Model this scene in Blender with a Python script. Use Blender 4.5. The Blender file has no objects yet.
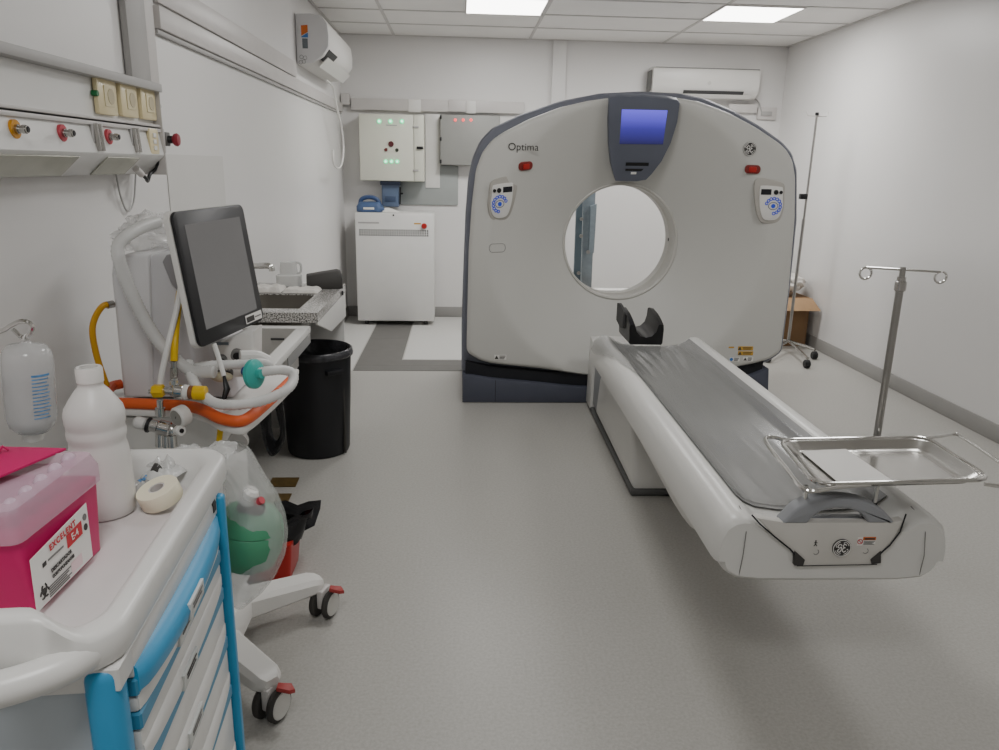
import bpy, bmesh, math, random
from mathutils import Vector, Matrix, noise
random.seed(7)
R = math.radians
COL = bpy.context.scene.collection
SC = bpy.context.scene
V = Vector

# ------------------------------------------------------------------ camera
F = 765.07
CAM = V((0, 0, 1.5))
_p, _y, _r = R(15.2548), R(3.2409), R(-1.1533)
_f = V((math.sin(_y)*math.cos(_p), math.cos(_y)*math.cos(_p), -math.sin(_p)))
_rt = V((math.cos(_y), -math.sin(_y), 0))
_dn = _f.cross(_rt)
RT = _rt*math.cos(_r) + _dn*math.sin(_r)
DN = -_rt*math.sin(_r) + _dn*math.cos(_r)
cam = bpy.data.cameras.new('camera')
cam.sensor_width = 36.0
cam.lens = 36.0*F/999.0
cam.clip_start = 0.02
camo = bpy.data.objects.new('camera', cam)
COL.objects.link(camo)
mw = Matrix.Identity(4)
for i in range(3):
    mw[i][0] = RT[i]; mw[i][1] = -DN[i]; mw[i][2] = -_f[i]; mw[i][3] = CAM[i]
camo.matrix_world = mw
SC.camera = camo

def ray(x, y): return RT*((x-499.5)/F) + DN*((y-375)/F) + _f
def onz(x, y, z): d = ray(x, y); return CAM + d*((z-CAM.z)/d.z)
def ony(x, y, Y): d = ray(x, y); return CAM + d*((Y-CAM.y)/d.y)
def onx(x, y, X): d = ray(x, y); return CAM + d*((X-CAM.x)/d.x)
def onpl(x, y, p0, n):
    d = ray(x, y); n = V(n); return CAM + d*((V(p0)-CAM).dot(n)/d.dot(n))

# ------------------------------------------------------------------ materials
def lin(c):
    c = c/255.0
    return c/12.92 if c <= 0.04045 else ((c+0.055)/1.055)**2.4
def rgb(c): return (lin(c[0]), lin(c[1]), lin(c[2]), 1)
def mat(name, c, rough=0.5, metal=0.0, var=0.04, scale=8.0, bump=0.0, bscale=60.0, alpha=1.0, trans=0.0, emit=None, estr=0.0, spec=0.5, coat=0.0, ior=1.45, detail=3.0):
    m = bpy.data.materials.new(name)
    m.use_nodes = True
    nt = m.node_tree
    b = nt.nodes['Principled BSDF']
    b.inputs['Roughness'].default_value = rough
    b.inputs['Metallic'].default_value = metal
    b.inputs['Specular IOR Level'].default_value = spec
    b.inputs['IOR'].default_value = ior
    if coat: b.inputs['Coat Weight'].default_value = coat; b.inputs['Coat Roughness'].default_value = 0.1
    if alpha < 1: b.inputs['Alpha'].default_value = alpha
    if trans: b.inputs['Transmission Weight'].default_value = trans
    col = rgb(c)
    tc = nt.nodes.new('ShaderNodeTexCoord')
    nz = nt.nodes.new('ShaderNodeTexNoise')
    nz.inputs['Scale'].default_value = scale
    nz.inputs['Detail'].default_value = detail
    nt.links.new(tc.outputs['Object'], nz.inputs['Vector'])
    rp = nt.nodes.new('ShaderNodeValToRGB')
    rp.color_ramp.elements[0].position = 0.3
    rp.color_ramp.elements[1].position = 0.7
    rp.color_ramp.elements[0].color = [max(0, x*(1-var)) for x in col[:3]]+[1]
    rp.color_ramp.elements[1].color = [min(1, x*(1+var)) for x in col[:3]]+[1]
    nt.links.new(nz.outputs['Fac'], rp.inputs['Fac'])
    nt.links.new(rp.outputs['Color'], b.inputs['Base Color'])
    if bump:
        n2 = nt.nodes.new('ShaderNodeTexNoise')
        n2.inputs['Scale'].default_value = bscale
        n2.inputs['Detail'].default_value = 4
        nt.links.new(tc.outputs['Object'], n2.inputs['Vector'])
        bp = nt.nodes.new('ShaderNodeBump')
        bp.inputs['Strength'].default_value = bump
        bp.inputs['Distance'].default_value = 0.01
        nt.links.new(n2.outputs['Fac'], bp.inputs['Height'])
        nt.links.new(bp.outputs['Normal'], b.inputs['Normal'])
    if emit:
        b.inputs['Emission Color'].default_value = rgb(emit)
        b.inputs['Emission Strength'].default_value = estr
    return m

M = {}
M['wall'] = mat('wall_paint', (226, 224, 222), 0.38, var=0.012, scale=1.5, bump=0.03, bscale=40)
M['ceil'] = mat('ceiling_tile', (243, 241, 238), 0.9, var=0.02, scale=3, bump=0.05, bscale=200)
M['tee'] = mat('ceiling_tee', (208, 205, 202), 0.6)
M['white'] = mat('white_plastic', (226, 224, 220), 0.35, var=0.01)
M['whitemetal'] = mat('white_painted_metal', (226, 225, 222), 0.32, var=0.015)
M['trunk'] = mat('trunking_pvc', (206, 202, 199), 0.4, var=0.02)
M['trunkgrey'] = mat('trunking_grey', (172, 170, 168), 0.45, var=0.03)
M['basebd'] = mat('baseboard_vinyl', (156, 154, 151), 0.5, var=0.02)
M['gantry'] = mat('gantry_plastic', (201, 200, 195), 0.42, var=0.012, scale=2)
M['gantry2'] = mat('gantry_shell_blue_grey', (112, 115, 126), 0.45, var=0.03)
M['gbase'] = mat('gantry_base_navy_grey', (76, 79, 92), 0.5, var=0.05)
M['gpanel'] = mat('display_surround', (98, 102, 114), 0.5, var=0.04)
M['tunnel'] = mat('bore_ring_grey', (196, 194, 188), 0.35, var=0.02)
M['black'] = mat('black_plastic', (22, 22, 24), 0.4, var=0.1)
M['rubber'] = mat('dark_rubber', (62, 60, 57), 0.7, var=0.08)
M['dark'] = mat('dark_gap', (30, 31, 36), 0.8, var=0.1)
M['ink'] = mat('printed_ink', (62, 60, 58), 0.7, var=0.02)
M['red'] = mat('red_button', (176, 40, 36), 0.35, var=0.04)
M['blueled'] = mat('blue_lit_ring', (40, 60, 160), 0.4, emit=(50, 80, 200), estr=0.35)
M['screenblue'] = None
M['greenled'] = mat('green_lamp', (40, 200, 130), 0.3, emit=(60, 255, 170), estr=1.6)
M['ledcore'] = mat('lamp_core', (230, 255, 240), 0.3, emit=(220, 255, 240), estr=2.0)
M['redled'] = mat('red_lamp', (240, 70, 70), 0.3, emit=(255, 90, 90), estr=2.0)
M['table'] = mat('table_plastic', (216, 215, 211), 0.33, var=0.012, scale=3)
M['pad'] = mat('grey_table_pad', (134, 134, 133), 0.35, var=0.03, scale=4)
M['handle'] = mat('handle_grey', (146, 148, 152), 0.45, var=0.03)
M['film'] = mat('plastic_film', (152, 152, 150), 0.17, var=0.05, scale=3, alpha=0.5, bump=0.05, bscale=5, spec=0.7)
M['steel'] = mat('stainless_steel', (184, 182, 178), 0.22, metal=1.0, var=0.04, scale=12)
M['brushed'] = mat('brushed_steel', (168, 166, 162), 0.34, metal=1.0, var=0.05, scale=20)
M['chrome'] = mat('chrome', (214, 213, 210), 0.1, metal=1.0, var=0.02)
M['galv'] = mat('galvanised_steel', (150, 162, 170), 0.4, metal=0.6, var=0.08, scale=18)
M['paper'] = mat('white_paper', (232, 230, 226), 0.8, var=0.01)
M['card'] = mat('cardboard', (170, 138, 104), 0.85, var=0.05, scale=10)
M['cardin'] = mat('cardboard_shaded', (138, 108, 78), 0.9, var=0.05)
M['cream'] = mat('cream_socket_plastic', (226, 212, 170), 0.3, var=0.02)
M['creamhole'] = mat('socket_recess', (190, 178, 146), 0.5, var=0.04)
M['gold'] = mat('yellow_gas_ring', (214, 150, 32), 0.35, var=0.05)
M['pinkring'] = mat('red_gas_ring', (196, 72, 84), 0.4, var=0.05)
M['green'] = mat('green_stud', (20, 110, 60), 0.4, var=0.05)
M['orange'] = mat('orange_sticker', (216, 112, 44), 0.5, var=0.04)
M['bluest'] = mat('blue_sticker', (66, 122, 190), 0.5, var=0.04)
M['greyst'] = mat('grey_print', (110, 118, 124), 0.6, var=0.1, scale=60)
M['elecwhite'] = mat('panel_cream_white', (222, 222, 208), 0.4, var=0.012)
M['elecgrey'] = mat('panel_grey', (150, 150, 146), 0.45, var=0.02)
M['elecgrey2'] = mat('plate_grey', (160, 164, 162), 0.5, var=0.03)
M['bluedev'] = mat('slate_blue_plastic', (74, 96, 134), 0.4, var=0.06, scale=20)
M['slot'] = mat('vent_slot_grey', (120, 119, 117), 0.7, var=0.05)
M['slot2'] = mat('vent_slot_dark', (70, 70, 70), 0.7, var=0.05)
M['binblk'] = mat('black_bin', (23, 24, 28), 0.45, var=0.1, scale=5)
M['liner'] = mat('black_liner', (26, 26, 29), 0.22, var=0.2, scale=15, bump=0.4, bscale=30)
M['redbin'] = mat('red_bin', (180, 40, 34), 0.4, var=0.04)
M['ventgrey'] = mat('ventilator_grey', (222, 221, 222), 0.5, var=0.015)
M['ventgrey2'] = mat('ventilator_darker_grey', (150, 148, 150), 0.5, var=0.02)
M['bezel'] = mat('black_bezel', (30, 30, 33), 0.32, var=0.06)
M['glass'] = mat('screen_glass_off', (132, 131, 132), 0.12, var=0.05, scale=2, spec=0.6)
M['orangerail'] = mat('orange_rubber', (226, 98, 44), 0.5, var=0.03)
M['yellow'] = mat('yellow_plastic', (228, 186, 24), 0.38, var=0.04)
M['yhose'] = mat('yellow_hose', (206, 152, 22), 0.45, var=0.05)
M['whose'] = mat('white_hose', (228, 227, 224), 0.45, var=0.02)
M['clear'] = mat('clear_tubing', (228, 228, 226), 0.3, var=0.03, alpha=0.55)
M['clearbag'] = mat('clear_plastic_bag', (228, 228, 226), 0.15, var=0.05, alpha=0.36, bump=0.5, bscale=25, spec=0.8)
M['teal'] = mat('teal_filter', (64, 186, 176), 0.3, var=0.04, alpha=0.92)
M['navy'] = mat('navy_port', (40, 70, 130), 0.4)
M['cartw'] = mat('cart_white_plastic', (220, 219, 216), 0.3, var=0.01)
M['cartin'] = mat('cart_tray_floor', (212, 207, 206), 0.4, var=0.02, scale=6)
M['cartblue'] = mat('cart_blue', (58, 150, 196), 0.35, var=0.03)
M['cartstrip'] = mat('cart_blue_strip', (70, 140, 176), 0.4, var=0.03)
M['cartcase'] = mat('cart_side_grey', (186, 194, 200), 0.45, var=0.02)
M['labelclear'] = mat('label_holder', (206, 208, 206), 0.25, var=0.03)
M['magenta'] = mat('magenta_plastic', (196, 30, 100), 0.4, var=0.03)
M['magdark'] = mat('magenta_shaded', (120, 22, 66), 0.5, var=0.05)
M['pinkclear'] = mat('translucent_pink_lid', (222, 188, 206), 0.3, var=0.03, alpha=0.5)
M['labelred'] = mat('label_red', (196, 44, 56), 0.6)
M['labelpink'] = mat('label_pink', (232, 206, 210), 0.7, var=0.05)
M['hdpe'] = mat('white_bottle_plastic', (226, 224, 221), 0.36, var=0.01, alpha=0.9)
M['saline'] = mat('clear_bottle_plastic', (222, 222, 222), 0.15, var=0.02, alpha=0.5, spec=0.7)
M['bluetxt'] = mat('blue_print', (86, 140, 194), 0.6, var=0.25, scale=90)
M['tape'] = mat('cream_tape', (232, 226, 202), 0.7, var=0.03)
M['resgreen'] = mat('green_resuscitator', (76, 150, 112), 0.4, var=0.04)
M['castergrey'] = mat('caster_hub', (206, 205, 200), 0.45, var=0.02)
M['brake'] = mat('red_brake', (170, 60, 58), 0.45, var=0.04)
M['granite_edge'] = None
M['whitelaminate'] = mat('white_laminate', (226, 225, 222), 0.4, var=0.01)
M['soap'] = mat('charcoal_box', (66, 64, 62), 0.6, var=0.06)
M['brass'] = mat('brown_metal_plate', (112, 92, 54), 0.4, metal=0.3, var=0.2, scale=25)
M['towel'] = mat('white_towel', (222, 218, 212), 0.9, var=0.05, scale=30, bump=0.6, bscale=60)
M['ywarn'] = mat('yellow_warning', (206, 162, 62), 0.6, var=0.05)
M['inlay'] = mat('floor_inlay_grey', (108, 106, 103), 0.5, var=0.05, scale=10)
M['inlay2'] = mat('floor_inlay_light', (206, 205, 201), 0.4, var=0.02, scale=30)

def floor_material():
    m = mat('floor_vinyl', (186, 184, 179), 0.36, var=0.02, scale=1.2)
    nt = m.node_tree; b = nt.nodes['Principled BSDF']
    tc = nt.nodes['Texture Coordinate']
    src = b.inputs['Base Color'].links[0].from_socket
    nz = nt.nodes.new('ShaderNodeTexNoise'); nz.inputs['Scale'].default_value = 95; nz.inputs['Detail'].default_value = 5
    nz.inputs['Roughness'].default_value = 0.75
    nt.links.new(tc.outputs['Object'], nz.inputs['Vector'])
    rp = nt.nodes.new('ShaderNodeValToRGB')
    rp.color_ramp.elements[0].position = 0.33; rp.color_ramp.elements[1].position = 0.62
    rp.color_ramp.elements[0].color = (0.80, 0.79, 0.77, 1); rp.color_ramp.elements[1].color = (1, 1, 1, 1)
    nt.links.new(nz.outputs['Fac'], rp.inputs['Fac'])
    mx = nt.nodes.new('ShaderNodeMix'); mx.data_type = 'RGBA'; mx.blend_type = 'MULTIPLY'
    mx.inputs[0].default_value = 1.0
    nt.links.new(src, mx.inputs[6]); nt.links.new(rp.outputs['Color'], mx.inputs[7])
    nt.links.new(mx.outputs[2], b.inputs['Base Color'])
    return m
M['floor'] = floor_material()

def granite_material():
    m = mat('granite', (150, 147, 142), 0.18, var=0.0, scale=165)
    nt = m.node_tree
    rp = [n for n in nt.nodes if n.type == 'VALTORGB'][0]
    rp.color_ramp.elements[0].position = 0.40; rp.color_ramp.elements[1].position = 0.56
    rp.color_ramp.elements[0].color = rgb((72, 68, 66)); rp.color_ramp.elements[1].color = rgb((206, 204, 200))
    return m
M['granite'] = granite_material()

def screen_material():
    m = mat('blue_display', (70, 66, 190), 0.2)
    nt = m.node_tree; b = nt.nodes['Principled BSDF']
    tc = nt.nodes['Texture Coordinate']
    gr = nt.nodes.new('ShaderNodeSeparateXYZ'); nt.links.new(tc.outputs['Generated'], gr.inputs[0])
    rp = nt.nodes.new('ShaderNodeValToRGB')
    rp.color_ramp.elements[0].color = rgb((40, 38, 84)); rp.color_ramp.elements[1].color = rgb((112, 100, 250))
    e = rp.color_ramp.elements.new(0.45); e.color = rgb((62, 56, 150))
    nt.links.new(gr.outputs['Z'], rp.inputs['Fac'])
    nt.links.new(rp.outputs['Color'], b.inputs['Base Color'])
    nt.links.new(rp.outputs['Color'], b.inputs['Emission Color'])
    b.inputs['Emission Strength'].default_value = 0.75
    return m
M['screenblue'] = screen_material()
M['lamp'] = mat('led_panel', (255, 255, 250), 0.5, emit=(255, 253, 248), estr=9.0)

# ------------------------------------------------------------------ mesh helpers
def catmull(pts, sub=8, closed=False):
    pts = [V(p) for p in pts]; out = []; n = len(pts)
    if n < 3: return pts
    rng = n if closed else n-1
    for i in range(rng):
        p1, p2 = pts[i], pts[(i+1) % n]
        p0 = pts[(i-1) % n] if (closed or i > 0) else p1*2-p2
        p3 = pts[(i+2) % n] if (closed or i < n-2) else p2*2-p1
        for k in range(sub):
            t = k/sub
            out.append(0.5*((2*p1)+(-p0+p2)*t+(2*p0-5*p1+4*p2-p3)*t*t+(-p0+3*p1-3*p2+p3)*t**3))
    if not closed: out.append(pts[-1])
    return out

class MB:
    def __init__(self): self.bm = bmesh.new()
    def _merge(self, b, mtx=None):
        if mtx is not None: bmesh.ops.transform(b, matrix=mtx, verts=b.verts)
        me = bpy.data.meshes.new('tmp'); b.to_mesh(me); b.free()
        self.bm.from_mesh(me); bpy.data.meshes.remove(me)
        return self
    def box(self, x0, x1, y0, y1, z0, z1, bev=0.0, seg=2, mtx=None):
        b = bmesh.new(); bmesh.ops.create_cube(b, size=1)
        for v in b.verts:
            v.co = V(((x0+x1)/2+v.co.x*(x1-x0), (y0+y1)/2+v.co.y*(y1-y0), (z0+z1)/2+v.co.z*(z1-z0)))
        if bev: bmesh.ops.bevel(b, geom=list(b.edges), offset=bev, segments=seg, affect='EDGES', profile=0.5)
        return self._merge(b, mtx)
    def obox(self, c, ax, ay, az, sx, sy, sz, bev=0.0, seg=2):
        m = Matrix.Identity(4)
        for i in range(3): m[i][0] = ax[i]; m[i][1] = ay[i]; m[i][2] = az[i]; m[i][3] = c[i]
        return self.box(-sx/2, sx/2, -sy/2, sy/2, -sz/2, sz/2, bev, seg, m)
    def cyl(self, p0, p1, r0, r1=None, n=24, bev=0.0):
        r1 = r0 if r1 is None else r1
        p0, p1 = V(p0), V(p1); d = p1-p0; L = d.length
        q = d.to_track_quat('Z', 'Y').to_matrix().to_4x4(); q.translation = p0
        prof = [(0, 0), (r0, 0), (r1, L), (0, L)]
        if bev: prof = [(0, 0), (r0-bev, 0), (r0, bev), (r1, L-bev), (r1-bev, L), (0, L)]
        return self.lathe(prof, q, n)
    def lathe(self, prof, mtx=None, n=32):
        b = bmesh.new(); rings = []
        for r, z in prof:
            if r < 1e-6: rings.append([b.verts.new((0, 0, z))])
            else: rings.append([b.verts.new((r*math.cos(2*math.pi*k/n), r*math.sin(2*math.pi*k/n), z)) for k in range(n)])
        for a, c in zip(rings, rings[1:]):
            if len(a) == 1 and len(c) == 1: continue
            for k in range(n):
                k2 = (k+1) % n
                if len(a) == 1: b.faces.new((a[0], c[k2], c[k]))
                elif len(c) == 1: b.faces.new((a[k], a[k2], c[0]))
                else: b.faces.new((a[k], a[k2], c[k2], c[k]))
        bmesh.ops.recalc_face_normals(b, faces=b.faces)
        return self._merge(b, mtx)
    def tube(self, pts, r, n=10, closed=False, flat=1.0, up=None):
        """r: number or list of radii; flat scales the second axis"""
        pts = [V(p) for p in pts]; N = len(pts); b = bmesh.new(); rings = []
        t0 = (pts[1]-pts[0]).normalized()
        nrm = V(up) if up is not None else (V((0, 0, 1)) if abs(t0.z) < 0.9 else V((1, 0, 0)))
        nrm = (nrm - t0*nrm.dot(t0)).normalized()
        for i, p in enumerate(pts):
            if closed: t = (pts[(i+1) % N]-pts[i-1])
            else: t = pts[min(i+1, N-1)]-pts[max(i-1, 0)]
            t.normalize()
            nrm = nrm - t*nrm.dot(t)
            if nrm.length < 1e-6: nrm = t.orthogonal()
            nrm.normalize(); bn = t.cross(nrm)
            rr = r[i] if isinstance(r, (list, tuple)) else r
            rings.append([b.verts.new(p + nrm*rr*flat*math.cos(2*math.pi*k/n) + bn*rr*math.sin(2*math.pi*k/n)) for k in range(n)])
        pr = list(zip(rings, rings[1:])) + ([(rings[-1], rings[0])] if closed else [])
        for a, c in pr:
            for k in range(n):
                b.faces.new((a[k], a[(k+1) % n], c[(k+1) % n], c[k]))
        if not closed:
            b.faces.new(rings[0][::-1]); b.faces.new(rings[-1])
        bmesh.ops.recalc_face_normals(b, faces=b.faces)
        return self._merge(b)
    def prism(self, poly, vec, bev=0.0, seg=2):
        b = bmesh.new(); vec = V(vec)
        lo = [b.verts.new(V(p)) for p in poly]; hi = [b.verts.new(V(p)+vec) for p in poly]
        n = len(poly)
        b.faces.new(lo); b.faces.new(hi[::-1])
        for i in range(n): b.faces.new((lo[i], hi[i], hi[(i+1) % n], lo[(i+1) % n]))
        bmesh.ops.recalc_face_normals(b, faces=b.faces)
        if bev:
            es = [e for e in b.edges if (e.verts[0] in lo) == (e.verts[1] in lo)]
            bmesh.ops.bevel(b, geom=es, offset=bev, segments=seg, affect='EDGES', profile=0.5)
        return self._merge(b)
    def ball(self, c, r, n=24, mtx=None):
        r = (r, r, r) if isinstance(r, (int, float)) else r
        b = bmesh.new(); bmesh.ops.create_uvsphere(b, u_segments=n, v_segments=n//2, radius=1)
        for v in b.verts: v.co = V((c[0]+v.co.x*r[0], c[1]+v.co.y*r[1], c[2]+v.co.z*r[2]))
        return self._merge(b, mtx)
    def grid(self, f, nu, nv, thick=0.0, closed_u=False):
        b = bmesh.new()
        g = [[b.verts.new(V(f(i/(nu if closed_u else nu-1), j/(nv-1)))) for i in range(nu)] for j in range(nv)]
        for j in range(nv-1):
            for i in range(nu if closed_u else nu-1):
                i2 = (i+1) % nu
                b.faces.new((g[j][i], g[j][i2], g[j+1][i2], g[j+1][i]))
        bmesh.ops.recalc_face_normals(b, faces=b.faces)
        if thick:
            bmesh.ops.solidify(b, geom=list(b.faces), thickness=thick)
        return self._merge(b)
    def loft(self, rings, cap=True):
        b = bmesh.new(); g = [[b.verts.new(V(p)) for p in r] for r in rings]; n = len(rings[0])
        for a, c in zip(g, g[1:]):
            for k in range(n): b.faces.new((a[k], a[(k+1) % n], c[(k+1) % n], c[k]))
        if cap: b.faces.new(g[0][::-1]); b.faces.new(g[-1])
        bmesh.ops.recalc_face_normals(b, faces=b.faces)
        return self._merge(b)
    def xf(self, mtx): bmesh.ops.transform(self.bm, matrix=mtx, verts=self.bm.verts); return self
    def build(self, name, m, parent=None, ang=35):
        root = parent
        while root is not None and root.parent is not None: root = root.parent
        if root is not None and root.name in RM:
            bmesh.ops.transform(self.bm, matrix=RM[root.name].inverted(), verts=self.bm.verts)
        me = bpy.data.meshes.new(name); self.bm.to_mesh(me); self.bm.free()
        me.materials.append(m)
        me.polygons.foreach_set('use_smooth', [True]*len(me.polygons))
        try: me.set_sharp_from_angle(angle=R(ang))
        except Exception: pass
        o = bpy.data.objects.new(name, me); COL.objects.link(o)
        if parent is not None: o.parent = parent
        return o

RM = {}
def tag(o, label, cat, group=None, kind=None):
    if label: o['label'] = label
    if cat: o['category'] = cat
    if group: o['group'] = group
    if kind: o['kind'] = kind
    return o
def thing(name, label, cat, loc=(0, 0, 0), rz=0.0, group=None):
    o = bpy.data.objects.new(name, None); COL.objects.link(o)
    o.empty_display_size = 0.05
    o.location = loc; o.rotation_euler = (0, 0, rz)
    RM[o.name] = Matrix.Translation(V(loc)) @ Matrix.Rotation(rz, 4, 'Z')
    return tag(o, label, cat, group)
def struct(name, mb, m, ang=35):
    return tag(mb.build(name, m, None, ang), None, None, None, 'structure')
def lab(o, s): o['label'] = s; return o
def textobj(name, s, size, loc, right, up, m, parent, align='CENTER', extrude=0.0004):
    c = bpy.data.curves.new(name, 'FONT'); c.body = s; c.size = size
    c.align_x = align; c.align_y = 'CENTER'; c.extrude = extrude; c.resolution_u = 4
    c.materials.append(m)
    o = bpy.data.objects.new(name, c); COL.objects.link(o)
    right = V(right).normalized(); up = V(up); up = (up-right*up.dot(right)).normalized(); nn = right.cross(up)
    mm = Matrix.Identity(4)
    for i in range(3): mm[i][0] = right[i]; mm[i][1] = up[i]; mm[i][2] = nn[i]; mm[i][3] = loc[i]
    root = parent
    while root is not None and root.parent is not None: root = root.parent
    if root is not None and root.name in RM: mm = RM[root.name].inverted() @ mm
    if name == 'lettering' and len(s) > 7: c.space_character = 1.3 if s == 'EXCELENT' else 1.05; c.offset = .0004
    dg = bpy.context.evaluated_depsgraph_get()
    me = bpy.data.meshes.new_from_object(o.evaluated_get(dg))
    bpy.data.objects.remove(o); bpy.data.curves.remove(c)
    me.transform(mm)
    o = bpy.data.objects.new(name, me); COL.objects.link(o)
    if not me.materials: me.materials.append(m)
    o.parent = parent
    return o
def arc2(cx, cy, r, a0, a1, n):
    return [(cx+r*math.cos(R(a0+(a1-a0)*k/(n-1))), cy+r*math.sin(R(a0+(a1-a0)*k/(n-1)))) for k in range(n)]
def rrect(w, h, r, n=6):
    out = []
    for cx, cy, a in ((w/2-r, h/2-r, 0), (-w/2+r, h/2-r, 90), (-w/2+r, -h/2+r, 180), (w/2-r, -h/2+r, 270)):
        out += arc2(cx, cy, r, a, a+90, n)
    return out
def plane_pts(pts2, o, ax, ay): return [V(o)+V(ax)*p[0]+V(ay)*p[1] for p in pts2]
def emblem(center, right, up, nrm, rad, parent):
    c = V(center); right = V(right).normalized(); up = V(up).normalized(); nrm = V(nrm).normalized()
    d = MB().prism([c+right*rad*math.cos(2*math.pi*k/40)+up*rad*math.sin(2*math.pi*k/40) for k in range(40)], nrm*0.004).build('emblem', M['ink'], parent)
    lab(d, 'round dark emblem with a pale script monogram')
    P = lambda x, y: c+nrm*0.0045+right*rad*x+up*rad*y
    mb = MB()
    mb.tube([P(.93*math.cos(2*math.pi*k/40), .93*math.sin(2*math.pi*k/40)) for k in range(40)], rad*.045, 6, closed=True)
    mb.build('emblem_ring', M['white'], d)
    mb = MB()
    for a in (20, 110, 200, 290):
        pth = [(.76*math.cos(R(a+t)), .76*math.sin(R(a+t))) for t in range(0, 56, 8)] + [(.62*math.cos(R(a+60)), .62*math.sin(R(a+60))), (.55*math.cos(R(a+50)), .55*math.sin(R(a+50)))]
        mb.tube([P(*q) for q in pth], rad*.035, 6)
    G = [(-.06, .30), (-.2, .45), (-.42, .34), (-.42, .10), (-.24, .03), (-.10, .16), (-.06, -.08), (-.16, -.38), (-.38, -.44), (-.47, -.26), (-.30, -.12)]
    E = [(.44, .30), (.30, .46), (.12, .36), (.14, .14), (.32, .06), (.12, -.02), (.06, -.26), (.22, -.45), (.44, -.30)]
    for q in (G, E): mb.tube(catmull([P(*p) for p in q], 5), rad*.055, 6)
    mb.build('monogram', M['white'], d)
    return d

# ================================================================== ROOM
XL, XR, YB, YF, ZC = -1.12, 3.15, 7.75, -2.2, 2.66
struct('floor', MB().box(XL-.1, XR+.1, YF-.1, YB+.1, -.1, 0), M['floor'])
struct('ceiling', MB().box(XL-.1, XR+.1, YF-.1, YB+.1, ZC, ZC+.1), M['ceil'])
struct('wall_left', MB().box(XL-.1, XL, YF-.1, YB+.1, 0, ZC), M['wall'])
struct('wall_right', MB().box(XR, XR+.1, YF-.1, YB+.1, 0, ZC), M['wall'])
struct('wall_back', MB().box(XL, XR, YB, YB+.1, 0, ZC), M['wall'])
struct('wall_front', MB().box(XL, XR, YF-.1, YF, 0, ZC), M['wall'])
struct('baseboard_right', MB().box(XR-.012, XR-.001, YF, YB, .0005, .105, .003), M['basebd'])
struct('baseboard_back', MB().box(XL+.01, XR-.014, YB-.012, YB-.001, .0005, .105, .003), M['basebd'])
struct('baseboard_left', MB().box(XL+.001, XL+.012, YF, YB-.014, .0005, .105, .003), M['basebd'])
tb = MB()
gx = [-0.61+1.268*k for k in range(0, 4)]
for x in gx: tb.box(x-.012, x+.012, YF, YB, ZC-.006, ZC-.0005)
for k in range(17):
    y = 7.75-.04-0.585-.6*k+.0
    if y > YF: tb.box(XL, XR, y-.012, y+.012, ZC-.006, ZC-.0005)
tb.box(XL, XR, YB-.025, YB-.001, ZC-.008, ZC-.0005); tb.box(XL+.001, XL+.025, YF, YB, ZC-.008, ZC-.0005); tb.box(XR-.025, XR-.001, YF, YB, ZC-.008, ZC-.0005)
struct('trim_1', tb, M['tee'])
# floor inlays in front of the white cabinet
struct('trim_2', MB().prism([(-.784, 5.59, .0005), (.30, 5.60, .0005), (.30, 5.925, .0005), (-.443, 5.925, .0005), (-.443, 7.4, .0005), (-.784, 7.4, .0005)], (0, 0, .002)), M['inlay'])
struct('trim_3', MB().box(-.432, .3, 5.94, YB-.02, .0005, .0025).box(-1.1, -.795, 5.59, YB-.02, .0005, .0025), M['inlay2'])
struct('trim_4', MB().box(-.784, .30, 5.745, 5.752, .0026, .0030).box(-.784, -.443, 6.70, 6.707, .0026, .003), M['slot'])

# lamps
lights = [(.342, 6.235), (2.215, 6.235)]
lname = ['square ceiling light panel above the white cabinet side, nearer the left wall', 'square ceiling light panel above the right end of the scanner, nearer the right wall']
for (x, y), l in zip(lights, lname):
    t = thing('ceiling_light', l, 'light', (x, y, ZC), 0, 'ceiling light panels')
    MB().box(x-.30, x+.30, y-.30, y-.288, ZC-.012, ZC-.001).box(x-.30, x+.30, y+.288, y+.30, ZC-.012, ZC-.001).box(x-.30, x-.288, y-.288, y+.288, ZC-.012, ZC-.001).box(x+.288, x+.30, y-.288, y+.288, ZC-.012, ZC-.001).build('light_frame', M['tee'], t)
    MB().box(x-.287, x+.287, y-.287, y+.287, ZC-.009, ZC-.002).build('diffuser', M['lamp'], t)
def area(x, y, z, sx, sy, power, col=(1, .997, .985)):
    l = bpy.data.lights.new('ceiling_lamp', 'AREA'); l.shape = 'RECTANGLE'; l.size = sx; l.size_y = sy; l.energy = power; l.color = col
    o = bpy.data.objects.new('ceiling_lamp', l); COL.objects.link(o); o.location = (x, y, z); return o
for (x, y), p in zip(lights, (25, 27)): area(x, y, ZC-.014, .56, .56, p)
for x, y, p in ((.342, 3.25, 20), (2.215, 3.25, 13), (-.25, .15, 22), (2.215, -.6, 7)): area(x, y, ZC-.014, .56, .56, p)
w = bpy.data.worlds.new('world'); SC.world = w; w.use_nodes = True
w.node_tree.nodes['Background'].inputs[0].default_value = (.5, .5, .5, 1); w.node_tree.nodes['Background'].inputs[1].default_value = 0.15

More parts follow.
